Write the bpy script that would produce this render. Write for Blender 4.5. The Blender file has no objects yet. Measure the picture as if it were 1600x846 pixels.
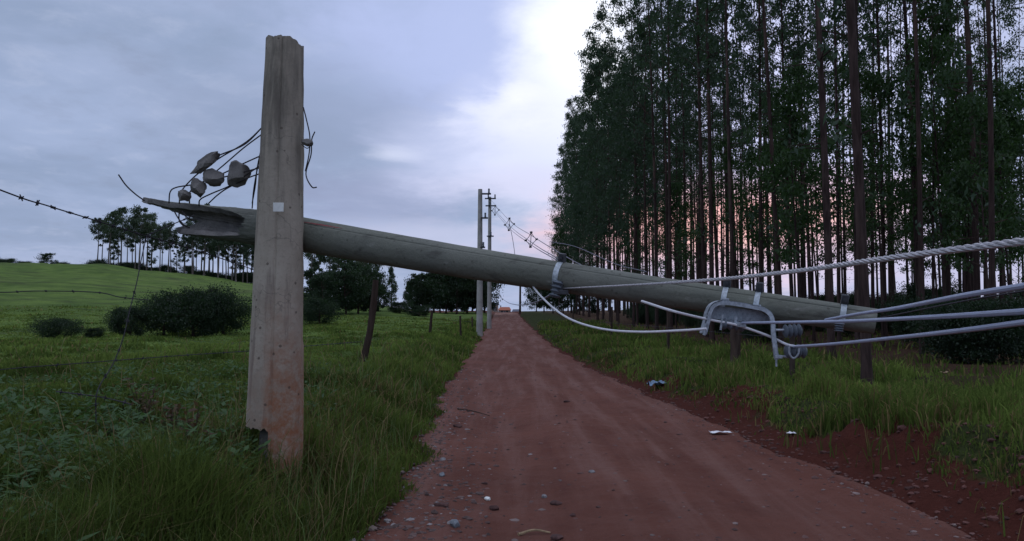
import bpy, bmesh, math, random
import numpy as np
from mathutils import Vector, Matrix, noise as mnoise

random.seed(7)
rng = np.random.default_rng(11)
scene = bpy.context.scene
C = scene.collection

# ------------------------------------------------------------------ camera
F = 1155.0                       # focal length in pixels of the 1600 px wide photograph
HORIZON = 488.0
PITCH = math.atan((HORIZON - 423.0) / F)
EYE = Vector((0.0, 0.0, 1.55))
cam_d = bpy.data.cameras.new("camera")
cam_d.sensor_width = 36.0
cam_d.lens = 36.0 * F / 1600.0
cam_d.clip_start = 0.05
cam_d.clip_end = 6000.0
cam = bpy.data.objects.new("camera", cam_d)
C.objects.link(cam)
cam.location = EYE
cam.rotation_euler = (math.pi / 2 + PITCH, 0, 0)
scene.camera = cam

# ------------------------------------------------------------------ view, world, sun
vs = scene.view_settings
vs.view_transform = 'Standard'
vs.look = 'None'
vs.gamma = 1.0
vs.exposure = 0.28
vs.use_curve_mapping = False

SUN_EL, SUN_AZ = math.radians(9.0), math.radians(17.0)      # low behind the plantation
world = bpy.data.worlds.new("World")
scene.world = world
world.use_nodes = True
wt = world.node_tree
wt.nodes.clear()


def pxdir(px, py):
    e, a = (HORIZON - py) / F, (px - 800.0) / F
    return Vector((a, 1.0, e)).normalized()


class NT:
    """tiny node-graph helper"""

    def __init__(self, tree):
        self.t = tree

    def new(self, kind, **kw):
        n = self.t.nodes.new(kind)
        for k, v in kw.items():
            if hasattr(n, k):
                setattr(n, k, v)
        return n

    def link(self, a, b):
        self.t.links.new(a, b)

    def put(self, sock, v):
        if hasattr(v, "is_linked") or isinstance(v, bpy.types.NodeSocket):
            self.t.links.new(v, sock)
        else:
            sock.default_value = v

    def math(self, op, a, b=None, c=None, clamp=False):
        n = self.t.nodes.new("ShaderNodeMath")
        n.operation = op
        n.use_clamp = clamp
        self.put(n.inputs[0], a)
        if b is not None:
            self.put(n.inputs[1], b)
        if c is not None:
            self.put(n.inputs[2], c)
        return n.outputs[0]

    def vmath(self, op, a, b=None):
        n = self.t.nodes.new("ShaderNodeVectorMath")
        n.operation = op
        self.put(n.inputs[0], a)
        if b is not None:
            self.put(n.inputs[1], b)
        return n.outputs["Value"] if op in ("LENGTH", "DOT_PRODUCT") else n.outputs[0]

    def noise(self, vec, scale, detail=4.0, rough=0.55, dist=0.0):
        n = self.t.nodes.new("ShaderNodeTexNoise")
        if vec is not None:
            self.t.links.new(vec, n.inputs["Vector"])
        n.inputs["Scale"].default_value = scale
        n.inputs["Detail"].default_value = detail
        n.inputs["Roughness"].default_value = rough
        n.inputs["Distortion"].default_value = dist
        return n.outputs["Fac"]

    def maprange(self, v, a, b, c=0.0, d=1.0, smooth=True):
        n = self.t.nodes.new("ShaderNodeMapRange")
        n.interpolation_type = 'SMOOTHSTEP' if smooth else 'LINEAR'
        self.put(n.inputs[0], v)
        for i, q in enumerate((a, b, c, d)):
            n.inputs[i + 1].default_value = q
        return n.outputs[0]

    def mix(self, fac, a, b, mode='MIX'):
        n = self.t.nodes.new("ShaderNodeMix")
        n.data_type = 'RGBA'
        n.blend_type = mode
        self.put(n.inputs[0], fac)
        for s, v in ((n.inputs[6], a), (n.inputs[7], b)):
            if isinstance(v, bpy.types.NodeSocket):
                self.t.links.new(v, s)
            else:
                s.default_value = (v[0], v[1], v[2], 1.0)
        return n.outputs[2]


w = NT(wt)
tc = w.new("ShaderNodeTexCoord")
D = tc.outputs["Generated"]
sep = w.new("ShaderNodeSeparateXYZ")
w.link(D, sep.inputs[0])
zpos = w.math('MAXIMUM', sep.outputs[2], 0.0)
den = w.math('ADD', zpos, 0.16)
comb = w.new("ShaderNodeCombineXYZ")
w.link(w.math('DIVIDE', sep.outputs[0], den), comb.inputs[0])
w.link(w.math('DIVIDE', sep.outputs[1], den), comb.inputs[1])
plane = comb.outputs[0]
n_big = w.noise(plane, 0.55, 5.0, 0.55, 0.6)
n_mid = w.noise(plane, 1.7, 6.0, 0.6, 0.4)
n_fine = w.noise(plane, 4.5, 6.0, 0.62, 0.2)
# the overcast deck
cl = w.mix(w.maprange(n_big, 0.30, 0.70), (0.225, 0.290, 0.430), (0.350, 0.425, 0.620))
cl = w.mix(w.math('MULTIPLY', w.maprange(n_mid, 0.42, 0.72), 0.40), cl, (0.395, 0.465, 0.670))
cl = w.mix(w.math('MULTIPLY', w.maprange(n_fine, 0.50, 0.72), 0.30), cl, (0.215, 0.255, 0.360))
cl = w.mix(w.math('MULTIPLY', w.maprange(n_fine, 0.48, 0.30), 0.25), cl, (0.450, 0.500, 0.660))
# a lighter band low over the land
band = w.maprange(sep.outputs[2], 0.15, 0.01)
cl = w.mix(w.math('MULTIPLY', band, w.maprange(n_mid, 0.30, 0.75, 0.15, 0.6)), cl, (0.400, 0.440, 0.600))


def spot(px, py, ax, az, colour, amount, ragged=0.9):
    """a break in the cloud round one direction of the sky, with a torn outline"""
    global cl
    d = pxdir(px, py)
    q = w.vmath('MULTIPLY', w.vmath('SUBTRACT', D, tuple(d)), (1 / ax, 1 / ax, 1 / az))
    ln = w.vmath('LENGTH', q)
    ln = w.math('ADD', ln, w.math('MULTIPLY', w.math('SUBTRACT', w.math('ADD', n_mid, w.math('MULTIPLY', w.math('SUBTRACT', n_fine, 0.5), 0.5)), 0.5), -2.2 * ragged))
    f = w.maprange(ln, 1.25, 0.25, 0.0, amount)
    cl = w.mix(f, cl, colour)


spot(1180, 170, 0.34, 0.26, (0.62, 0.64, 0.92), 0.85, 0.5)
spot(760, 60, 0.27, 0.19, (0.42, 0.49, 0.76), 0.85, 0.6)
spot(480, 210, 0.20, 0.10, (0.235, 0.290, 0.425), 0.7, 0.8)
spot(610, 310, 0.18, 0.05, (0.270, 0.305, 0.460), 0.6, 0.8)
spot(915, 110, 0.105, 0.18, (0.92, 0.95, 1.04), 1.0, 0.55)
spot(835, 195, 0.105, 0.045, (1.0, 1.01, 1.08), 1.0, 0.8)
spot(820, 150, 0.035, 0.020, (0.95, 0.96, 1.04), 0.9, 0.6)
spot(620, 240, 0.050, 0.012, (0.66, 0.70, 0.86), 0.6, 0.7)
spot(740, 250, 0.14, 0.07, (0.50, 0.55, 0.76), 0.75, 0.7)
spot(850, 240, 0.13, 0.13, (0.66, 0.70, 0.90), 0.8, 0.5)
spot(700, 380, 0.22, 0.035, (0.48, 0.51, 0.68), 0.7, 0.6)
spot(840, 290, 0.15, 0.030, (0.60, 0.60, 0.78), 0.6, 0.5)
spot(1130, 355, 0.26, 0.075, (0.95, 0.50, 0.46), 0.9, 0.4)
spot(1450, 420, 0.40, 0.06, (0.55, 0.52, 0.70), 0.6, 0.3)

# unseen sky high overhead, brightened to put more light on the ground
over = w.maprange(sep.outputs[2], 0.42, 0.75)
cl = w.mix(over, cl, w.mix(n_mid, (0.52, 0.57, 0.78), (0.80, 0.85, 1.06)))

sky = w.new("ShaderNodeTexSky")
sky.sky_type = 'NISHITA'
sky.sun_disc = False
sky.sun_elevation = SUN_EL
sky.sun_rotation = SUN_AZ
sky.air_density = 1.2
sky.dust_density = 2.0
bg_sky = w.new("ShaderNodeBackground")
w.link(sky.outputs[0], bg_sky.inputs[0])
bg_sky.inputs[1].default_value = 0.08
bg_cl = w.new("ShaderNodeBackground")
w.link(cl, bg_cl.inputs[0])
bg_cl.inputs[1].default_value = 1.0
cover = w.maprange(n_big, 0.20, 0.45, 0.90, 1.0)
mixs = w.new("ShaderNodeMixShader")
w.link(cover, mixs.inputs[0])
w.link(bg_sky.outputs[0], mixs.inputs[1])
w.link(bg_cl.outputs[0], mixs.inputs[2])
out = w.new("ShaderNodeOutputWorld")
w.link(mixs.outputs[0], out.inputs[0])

sun_d = bpy.data.lights.new("sun", 'SUN')
sun_d.energy = 0.5
sun_d.angle = math.radians(14.0)
sun_d.color = (1.0, 0.86, 0.78)
sun = bpy.data.objects.new("sun", sun_d)
C.objects.link(sun)
sdir = Vector((math.sin(SUN_AZ) * math.cos(SUN_EL), math.cos(SUN_AZ) * math.cos(SUN_EL), math.sin(SUN_EL)))
sun.rotation_euler = sdir.to_track_quat('Z', 'Y').to_euler()
sun.location = sdir * 50

scene.cycles.max_bounces = 6
scene.cycles.diffuse_bounces = 3
scene.cycles.glossy_bounces = 2
scene.cycles.transmission_bounces = 3
scene.cycles.use_denoising = True

# ------------------------------------------------------------------ helpers
_R, _U, _Fw = Vector((1, 0, 0)), Vector((0, -math.sin(PITCH), math.cos(PITCH))), Vector((0, math.cos(PITCH), math.sin(PITCH)))


def P(px, py, Y):
    """the world point seen at photograph pixel (px, py), Y metres ahead"""
    d = _R * ((px - 800.0) / F) + _U * ((423.0 - py) / F) + _Fw
    return EYE + d * (Y / d.y)


def tag(o, label=None, cat=None, group=None, kind=None):
    if label: o["label"] = label
    if cat: o["category"] = cat
    if group: o["group"] = group
    if kind: o["kind"] = kind
    return o


def thing(name, label, cat, loc=(0, 0, 0), group=None):
    o = bpy.data.objects.new(name, None)
    C.objects.link(o)
    o.empty_display_size = 0.2
    o.location = loc
    return tag(o, label, cat, group)


def world_loc(o):
    v = Vector((0, 0, 0))
    while o is not None:
        v = v + Vector(o.location)
        o = o.parent
    return v


def smooth(me, on=True):
    me.polygons.foreach_set("use_smooth", [on] * len(me.polygons))


class MB:
    """collects shapes in world space; build() links them as ONE mesh object"""

    def __init__(self):
        self.v, self.f = [], []

    def add(self, vs_, fs_):
        o = len(self.v)
        self.v.extend([tuple(a) for a in vs_])
        self.f.extend([tuple(i + o for i in q) for q in fs_])
        return self

    def box(self, c, size, rot=None):
        c = Vector(c)
        hx, hy, hz = (s / 2 for s in size)
        b = min(hx, hy, hz) * 0.18
        bm = bmesh.new()
        bmesh.ops.create_cube(bm, size=1.0)
        for q in bm.verts:
            q.co = Vector((q.co.x * hx * 2, q.co.y * hy * 2, q.co.z * hz * 2))
        bmesh.ops.bevel(bm, geom=bm.edges[:], offset=b, segments=1, affect='EDGES')
        M = rot if rot is not None else Matrix.Identity(3)
        bm.verts.index_update()
        self.add([c + M @ q.co for q in bm.verts], [[q.index for q in f.verts] for f in bm.faces])
        bm.free()
        return self

    def tube(self, pts, rad, n=8, cap=True):
        pts = [Vector(p) for p in pts]
        m = len(pts)
        if not hasattr(rad, "__len__"):
            rad = [rad] * m
        t0 = (pts[1] - pts[0]).normalized()
        nrm = t0.orthogonal().normalized()
        vs_, fs_ = [], []
        for i in range(m):
            t = (pts[min(i + 1, m - 1)] - pts[max(i - 1, 0)])
            if t.length < 1e-9:
                t = t0.copy()
            t.normalize()
            nrm = (nrm - t * nrm.dot(t))
            if nrm.length < 1e-6:
                nrm = t.orthogonal()
            nrm.normalize()
            bi = t.cross(nrm)
            for k in range(n):
                a = 2 * math.pi * k / n
                vs_.append(pts[i] + (nrm * math.cos(a) + bi * math.sin(a)) * rad[i])
        for i in range(m - 1):
            for k in range(n):
                k2 = (k + 1) % n
                fs_.append((i * n + k, i * n + k2, (i + 1) * n + k2, (i + 1) * n + k))
        if cap:
            fs_.append(tuple(range(n))[::-1])
            fs_.append(tuple((m - 1) * n + k for k in range(n)))
        return self.add(vs_, fs_)

    def build(self, name, mat, parent=None, flat=False):
        me = bpy.data.meshes.new(name)
        off = world_loc(parent) if parent is not None else Vector((0, 0, 0))
        me.from_pydata([(a[0] - off.x, a[1] - off.y, a[2] - off.z) for a in self.v], [], self.f)
        me.validate()
        if not flat:
            smooth(me)
            if hasattr(me, "set_sharp_from_angle"):
                me.set_sharp_from_angle(angle=math.radians(42))
        me.materials.append(mat)
        o = bpy.data.objects.new(name, me)
        C.objects.link(o)
        o.parent = parent
        return o


def np_mesh(name, verts, quads, mat, attrs=None, tris=None, smooth_on=False):
    """mesh from numpy arrays; quads (n,4), tris (n,3)"""
    me = bpy.data.meshes.new(name)
    nv = len(verts)
    nq = len(quads) if quads is not None else 0
    nt = len(tris) if tris is not None else 0
    me.vertices.add(nv)
    me.vertices.foreach_set("co", np.asarray(verts, dtype=np.float32).ravel())
    loops = []
    if nq: loops.append(np.asarray(quads).ravel())
    if nt: loops.append(np.asarray(tris).ravel())
    loops = np.concatenate(loops).astype(np.int32)
    me.loops.add(len(loops))
    me.loops.foreach_set("vertex_index", loops)
    starts = np.concatenate([np.arange(nq) * 4, nq * 4 + np.arange(nt) * 3]).astype(np.int32)
    me.polygons.add(nq + nt)
    me.polygons.foreach_set("loop_start", starts)
    me.polygons.foreach_set("use_smooth", np.full(nq + nt, smooth_on))
    if attrs:
        for an, arr in attrs.items():
            if arr.ndim == 1:
                a = me.attributes.new(an, 'FLOAT', 'POINT')
                a.data.foreach_set("value", arr.astype(np.float32))
            else:
                a = me.attributes.new(an, 'FLOAT_COLOR', 'POINT')
                a.data.foreach_set("color", arr.astype(np.float32).ravel())
    me.update(calc_edges=True)
    me.validate()
    me.materials.append(mat)
    return me


def link_mesh(name, me, parent=None):
    o = bpy.data.objects.new(name, me)
    C.objects.link(o)
    o.parent = parent
    return o


def spline(pts, sub=8):
    """Catmull-Rom through points"""
    pts = [Vector(p) for p in pts]
    ext = [pts[0] * 2 - pts[1]] + pts + [pts[-1] * 2 - pts[-2]]
    res = []
    for i in range(1, len(ext) - 2):
        a, b, c, d = ext[i - 1], ext[i], ext[i + 1], ext[i + 2]
        for k in range(sub):
            t = k / sub
            res.append(0.5 * ((2 * b) + (c - a) * t + (2 * a - 5 * b + 4 * c - d) * t * t + (3 * b - a - 3 * c + d) * t ** 3))
    res.append(pts[-1])
    return res


# value noise (numpy)
def _hash(ix, iy, s):
    h = (ix.astype(np.int64) * 374761393 + iy.astype(np.int64) * 668265263 + s * 982451653) & 0x7fffffff
    h = ((h ^ (h >> 13)) * 1274126177) & 0x7fffffff
    return ((h ^ (h >> 16)) & 0xffff) / 65535.0


def vnoise(x, y, s=0):
    ix, iy = np.floor(x), np.floor(y)
    fx, fy = x - ix, y - iy
    fx, fy = fx * fx * (3 - 2 * fx), fy * fy * (3 - 2 * fy)
    a, b = _hash(ix, iy, s), _hash(ix + 1, iy, s)
    c, d = _hash(ix, iy + 1, s), _hash(ix + 1, iy + 1, s)
    return (a * (1 - fx) + b * fx) * (1 - fy) + (c * (1 - fx) + d * fx) * fy


def fbm(x, y, s=0, o=4):
    r, a, tot = 0.0, 1.0, 0.0
    for i in range(o):
        r = r + a * vnoise(x * 2 ** i, y * 2 ** i, s + i * 17)
        tot += a
        a *= 0.5
    return r / tot


def sst(a, b, x):
    t = np.clip((x - a) / (b - a), 0, 1)
    return t * t * (3 - 2 * t)


# ------------------------------------------------------------------ terrain
def edge_l(y):
    e = np.interp(y, [-40, 0, 5, 8.4, 12, 16, 29, 50, 81, 125, 400], [-0.8, -0.85, -1.0, -1.16, -1.32, -1.5, -1.65, -1.85, -2.2, -2.9, -8])
    return e + (fbm(y * 0.9, y * 0 + 3.3, 5, 3) - 0.5) * 0.5


def edge_r(y):
    e = np.interp(y, [-40, 0, 5, 7, 9.2, 14.7, 20, 27, 45, 75, 125, 400], [3.6, 3.45, 3.3, 3.15, 3.0, 2.55, 2.2, 1.95, 1.6, 1.25, 0.9, -3])
    return e + (fbm(y * 0.8, y * 0 + 9.1, 8, 3) - 0.5) * 0.35


def z_road(y):
    return np.interp(y, [-60, 22, 35, 52, 80, 120, 160, 2000], [0, 0, 0.10, 0.36, 0.80, 1.38, 1.42, 1.42])


def terrain(x, y):
    x = np.asarray(x, dtype=float)
    y = np.asarray(y, dtype=float)
    r = np.hypot(x, y)
    zr = z_road(y)
    L, R = edge_l(y), edge_r(y)
    sl, sr = L - x, x - R
    lump = (fbm(x * 0.9, y * 0.9, 21, 4) - 0.5)
    left = 0.40 * sst(-0.05, 1.7, sl + lump * 0.5) + lump * 0.30 * sst(0.2, 2.0, sl) + (fbm(x * 0.15, y * 0.15, 4, 3) - 0.5) * 0.35 * sst(1, 6, sl)
    hb = np.interp(y, [0, 6, 9, 15, 30, 60], [0.62, 0.55, 0.44, 0.34, 0.30, 0.25])
    right = hb * (0.30 * sst(-0.1, 0.5, sr + lump * 0.4) + 0.70 * sst(0.25, 0.95, sr + lump * 0.9)) + 0.012 * np.clip(sr, 0, 30) + lump * 0.22 * sst(0.4, 1.6, sr) + (fbm(x * 3.2, y * 3.2, 55, 4) - 0.5) * 0.20 * sst(0.1, 0.5, sr) * (1 - sst(0.9, 1.8, sr))
    z = zr + np.where(sl > -0.3, left, 0) + np.where(sr > -0.3, right, 0)
    # the hill on the left
    az = np.arctan2(x, y)
    u = 800 + F * np.tan(np.clip(az, -1.35, 1.35))
    E = np.interp(u, [-1500, -300, 0, 130, 290, 400, 500, 600, 690], [60, 70, 65, 65, 54, 43, 24, 7, -1.2])
    zc = 1.55 + E * 170 / F
    t = np.clip((r - 36) / (170 - 36), 0, 1)
    blend = (t ** 1.35) * (y > 0) * sst(2.0, 9.0, sl)
    z = z * (1 - blend) + (zc + (fbm(x * 0.03, y * 0.03, 31, 3) - 0.5) * 1.6 * t + (fbm(x * 0.16, y * 0.16, 33, 4) - 0.5) * 1.5 * sst(0, 0.2, t)) * blend
    z = z - np.clip(r - 190, 0, 400) * 0.012 * (u < 690)
    inroad = (sl < 0) & (sr < 0) & (y < 170)
    depth = np.minimum(np.minimum(-sl, -sr), 0.3) / 0.3
    return z - np.where(inroad, 0.09 * depth, 0)


def hz(x, y):
    return float(terrain(np.array([x]), np.array([y]))[0])


def ground_at(px, Y):
    x = (px - 800.0) / F * Y
    return Vector((x, Y, hz(x, Y)))


# ------------------------------------------------------------------ materials
def mat(name):
    m = bpy.data.materials.new(name)
    m.use_nodes = True
    n = NT(m.node_tree)
    b = m.node_tree.nodes["Principled BSDF"]
    b.inputs["Specular IOR Level"].default_value = 0.25
    return m, n, b


def bump(n, b, h, strength, dist):
    bp = n.new("ShaderNodeBump")
    bp.inputs["Strength"].default_value = strength
    bp.inputs["Distance"].default_value = dist
    n.link(h, bp.inputs["Height"])
    n.link(bp.outputs[0], b.inputs["Normal"])


def obj_co(n):
    return n.new("ShaderNodeTexCoord").outputs["Object"]


def attr(n, name, out="Fac"):
    a = n.new("ShaderNodeAttribute")
    a.attribute_name = name
    return a.outputs[out]


def mat_ground():
    m, n, b = mat("ground_cover")
    co = obj_co(n)
    soil = attr(n, "soil")
    litter = attr(n, "litter")
    far = attr(n, "pasture")
    g1 = n.noise(co, 0.35, 5, 0.6)
    g2 = n.noise(co, 6.0, 6, 0.7)
    g3 = n.noise(co, 0.06, 4, 0.6)
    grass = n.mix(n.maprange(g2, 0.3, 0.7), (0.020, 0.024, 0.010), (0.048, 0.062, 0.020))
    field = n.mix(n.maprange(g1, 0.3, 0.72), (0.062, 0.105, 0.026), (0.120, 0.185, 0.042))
    field = n.mix(n.math('MULTIPLY', n.maprange(g2, 0.45, 0.75), 0.45), field, (0.045, 0.075, 0.022))
    field = n.mix(n.maprange(g3, 0.55, 0.72, 0, 0.6), field, (0.085, 0.095, 0.040))
    m3 = n.new("ShaderNodeMapping")
    m3.inputs["Scale"].default_value = (0.5, 1.4, 1.4)
    n.link(co, m3.inputs[0])
    patch = n.noise(m3.outputs[0], 0.16, 6, 0.68, 0.5)
    field = n.mix(n.maprange(patch, 0.50, 0.66, 0, 0.75), field, (0.048, 0.062, 0.026))
    field = n.mix(n.maprange(patch, 0.42, 0.30, 0, 0.5), field, (0.150, 0.200, 0.060))
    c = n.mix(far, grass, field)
    red = n.mix(n.noise(co, 9.0, 6, 0.7), (0.045, 0.015, 0.011), (0.105, 0.035, 0.025))
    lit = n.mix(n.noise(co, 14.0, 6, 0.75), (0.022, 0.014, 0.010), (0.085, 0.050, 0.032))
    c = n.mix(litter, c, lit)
    sf = n.maprange(n.math('ADD', soil, n.math('MULTIPLY', n.math('SUBTRACT', n.noise(co, 7.0, 5, 0.7), 0.5), 0.7)), 0.35, 0.65)
    c = n.mix(sf, c, red)
    n.link(c, b.inputs["Base Color"])
    b.inputs["Roughness"].default_value = 1.0
    b.inputs["Specular IOR Level"].default_value = 0.05
    bump(n, b, n.math('ADD', g2, n.math('MULTIPLY', n.noise(co, 40, 4, 0.7), 0.5)), 0.9, 0.06)
    return m


def mat_road():
    m, n, b = mat("red_dirt")
    co = obj_co(n)
    a = n.noise(co, 0.8, 6, 0.6)
    mp = n.new("ShaderNodeMapping")
    mp.inputs["Scale"].default_value = (1.6, 0.12, 1)
    n.link(co, mp.inputs[0])
    streak = n.noise(mp.outputs[0], 1.6, 5, 0.6, 0.3)
    fine = n.noise(co, 26, 6, 0.75)
    c = n.mix(n.maprange(a, 0.3, 0.7), (0.112, 0.041, 0.028), (0.152, 0.060, 0.042))
    c = n.mix(n.maprange(streak, 0.42, 0.68, 0, 0.75), c, (0.172, 0.080, 0.060))
    c = n.mix(n.maprange(streak, 0.42, 0.25, 0, 0.6), c, (0.078, 0.024, 0.019))
    c = n.mix(n.maprange(fine, 0.52, 0.75, 0, 0.55), c, (0.052, 0.023, 0.020))
    v = n.new("ShaderNodeTexVoronoi")
    v.inputs["Scale"].default_value = 34
    n.link(co, v.inputs["Vector"])
    gl = n.math('MULTIPLY', n.maprange(v.outputs["Distance"], 0.16, 0.08), n.maprange(n.noise(co, 2.2, 3, 0.5), 0.52, 0.68))
    c = n.mix(n.math('MULTIPLY', gl, 0.8), c, (0.24, 0.18, 0.165))
    n.link(c, b.inputs["Base Color"])
    n.link(n.maprange(streak, 0.4, 0.7, 0.95, 0.72), b.inputs["Roughness"])
    b.inputs["Specular IOR Level"].default_value = 0.2
    bump(n, b, n.math('ADD', fine, n.math('ADD', n.noise(co, 90, 3, 0.7), n.math('MULTIPLY', gl, 0.5))), 0.7, 0.02)
    return m


def mat_leaf(name, c0, c1, trans=0.35):
    m = bpy.data.materials.new(name)
    m.use_nodes = True
    n = NT(m.node_tree)
    m.node_tree.nodes.clear()
    geo = n.new("ShaderNodeNewGeometry")
    oi = n.new("ShaderNodeObjectInfo")
    rnd = geo.outputs["Random Per Island"]
    co = n.new("ShaderNodeTexCoord").outputs["Object"]
    cl_ = n.noise(co, 0.55, 3, 0.5)
    f = n.math('ADD', n.math('MULTIPLY', rnd, 0.45), n.maprange(cl_, 0.3, 0.7, 0.0, 0.55))
    c = n.mix(f, c0, c1)
    c = n.mix(n.math('MULTIPLY', oi.outputs["Random"], 0.4), c, (c0[0] * 1.5, c0[1] * 1.1, c0[2] * 1.1))
    d = n.new("ShaderNodeBsdfDiffuse")
    n.link(c, d.inputs[0])
    t = n.new("ShaderNodeBsdfTranslucent")
    n.link(n.mix(0.5, c, (c1[0] * 1.2, c1[1] * 1.4, c1[2] * 0.6)), t.inputs[0])
    gls = n.new("ShaderNodeBsdfGlossy")
    gls.inputs["Roughness"].default_value = 0.45
    gls.inputs["Color"].default_value = (0.5, 0.5, 0.5, 1)
    mx = n.new("ShaderNodeMixShader")
    mx.inputs[0].default_value = trans
    n.link(d.outputs[0], mx.inputs[1])
    n.link(t.outputs[0], mx.inputs[2])
    m2 = n.new("ShaderNodeMixShader")
    m2.inputs[0].default_value = 0.04
    n.link(mx.outputs[0], m2.inputs[1])
    n.link(gls.outputs[0], m2.inputs[2])
    o = n.new("ShaderNodeOutputMaterial")
    n.link(m2.outputs[0], o.inputs[0])
    return m


def mat_grass():
    m = bpy.data.materials.new("grass_blades")
    m.use_nodes = True
    n = NT(m.node_tree)
    m.node_tree.nodes.clear()
    c = attr(n, "tint", "Color")
    d = n.new("ShaderNodeBsdfDiffuse")
    n.link(c, d.inputs[0])
    t = n.new("ShaderNodeBsdfTranslucent")
    n.link(c, t.inputs[0])
    mx = n.new("ShaderNodeMixShader")
    mx.inputs[0].default_value = 0.35
    n.link(d.outputs[0], mx.inputs[1])
    n.link(t.outputs[0], mx.inputs[2])
    o = n.new("ShaderNodeOutputMaterial")
    n.link(mx.outputs[0], o.inputs[0])
    return m


def mat_bark(name, c0, c1):
    m, n, b = mat(name)
    co = obj_co(n)
    mp = n.new("ShaderNodeMapping")
    mp.inputs["Scale"].default_value = (1, 1, 0.12)
    n.link(co, mp.inputs[0])
    s = n.noise(mp.outputs[0], 16, 5, 0.65, 0.3)
    oi = n.new("ShaderNodeObjectInfo")
    c = n.mix(n.maprange(s, 0.3, 0.7), c0, c1)
    pl_ = n.noise(mp.outputs[0], 3.2, 4, 0.6, 0.5)
    c = n.mix(n.maprange(pl_, 0.52, 0.62, 0, 0.7), c, (c1[0] * 1.7, c1[1] * 1.6, c1[2] * 1.5))
    c = n.mix(n.math('MULTIPLY', oi.outputs["Random"], 0.5), c, (c0[0] * 1.4, c0[1] * 1.2, c0[2] * 1.1))
    n.link(c, b.inputs["Base Color"])
    b.inputs["Roughness"].default_value = 0.95
    b.inputs["Specular IOR Level"].default_value = 0.1
    bump(n, b, s, 0.6, 0.03)
    return m


def mat_concrete(name, c0, c1, mud_z=None, olive=0.0):
    m, n, b = mat(name)
    co = obj_co(n)
    a = n.noise(co, 2.2, 6, 0.62)
    f = n.noise(co, 38, 6, 0.7)
    mp = n.new("ShaderNodeMapping")
    mp.inputs["Scale"].default_value = (1, 1, 0.10)
    n.link(co, mp.inputs[0])
    run = n.noise(mp.outputs[0], 11, 5, 0.65, 0.2)
    c = n.mix(n.maprange(a, 0.3, 0.7), c0, c1)
    c = n.mix(n.maprange(f, 0.5, 0.72, 0, 0.5), c, tuple(q * 0.72 for q in c0))
    if mud_z is not None:
        c = n.mix(n.maprange(run, 0.52, 0.70, 0, 0.65), c, (0.155, 0.125, 0.105))
        sp = n.new("ShaderNodeSeparateXYZ")
        n.link(co, sp.inputs[0])
        # red mud splashed up one side of the foot
        h = n.math('ADD', sp.outputs[2], n.math('MULTIPLY', n.math('SUBTRACT', a, 0.5), 1.1))
        side = n.math('ADD', sp.outputs[0], n.math('MULTIPLY', n.math('SUBTRACT', run, 0.5), 0.20))
        mud = n.math('MULTIPLY', n.maprange(h, mud_z, 0.25), n.maprange(side, -0.05, 0.09, 0.25, 1.0))
        c = n.mix(n.math('MULTIPLY', mud, n.maprange(n.noise(co, 12, 6, 0.75), 0.36, 0.60, 0.35, 0.98)), c, (0.265, 0.112, 0.058))
        # dark lichen near the broken top
        c = n.mix(n.math('MULTIPLY', n.maprange(sp.outputs[2], 1.7, 3.2), n.maprange(run, 0.38, 0.6, 0.15, 0.7)), c, (0.110, 0.102, 0.085))
        v = n.new("ShaderNodeTexVoronoi")
        v.inputs["Scale"].default_value = 9
        n.link(co, v.inputs["Vector"])
        hole = n.maprange(v.outputs["Distance"], 0.13, 0.09)
        c = n.mix(n.math('MULTIPLY', hole, 0.7), c, (0.07, 0.05, 0.04))
    wv = n.new("ShaderNodeVectorMath"); wv.operation = 'ADD'
    nz = n.new("ShaderNodeTexNoise"); nz.inputs["Scale"].default_value = 5.0; nz.inputs["Detail"].default_value = 5.0
    n.link(co, nz.inputs["Vector"])
    sc2 = n.vmath('SCALE', nz.outputs["Color"]); sc2.node.inputs["Scale"].default_value = 0.25
    n.link(co, wv.inputs[0]); n.link(sc2, wv.inputs[1])
    cv = n.new("ShaderNodeTexVoronoi"); cv.feature = 'DISTANCE_TO_EDGE'; cv.inputs["Scale"].default_value = 2.3
    n.link(wv.outputs[0], cv.inputs["Vector"])
    crack = n.math('MULTIPLY', n.maprange(cv.outputs["Distance"], 0.010, 0.003), n.maprange(n.noise(co, 1.7, 2, 0.5), 0.48, 0.58))
    c = n.mix(n.math('MULTIPLY', crack, 0.35), c, (0.055, 0.05, 0.045))
    if olive:
        c = n.mix(n.maprange(n.noise(co, 1.1, 5, 0.6), 0.35, 0.7, 0.2, olive), c, (0.095, 0.108, 0.068))
        st = n.new("ShaderNodeMapping")
        st.inputs["Rotation"].default_value = (0, 0, math.radians(19))
        st.inputs["Scale"].default_value = (0.35, 2.5, 2.5)
        n.link(co, st.inputs[0])
        sc_ = n.noise(st.outputs[0], 4.0, 6, 0.7, 0.3)
        c = n.mix(n.maprange(sc_, 0.52, 0.68, 0, 0.75), c, (0.075, 0.074, 0.064))
        c = n.mix(n.maprange(sc_, 0.42, 0.28, 0, 0.55), c, (0.30, 0.30, 0.27))
        v = n.new("ShaderNodeTexVoronoi")
        v.inputs["Scale"].default_value = 13
        n.link(co, v.inputs["Vector"])
        c = n.mix(n.math("MULTIPLY", n.maprange(v.outputs["Distance"], 0.16, 0.08), 0.6), c, (0.07, 0.066, 0.055))
    n.link(c, b.inputs["Base Color"])
    b.inputs["Roughness"].default_value = 0.92
    bump(n, b, n.math('ADD', f, a), 0.55, 0.012)
    return m


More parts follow.
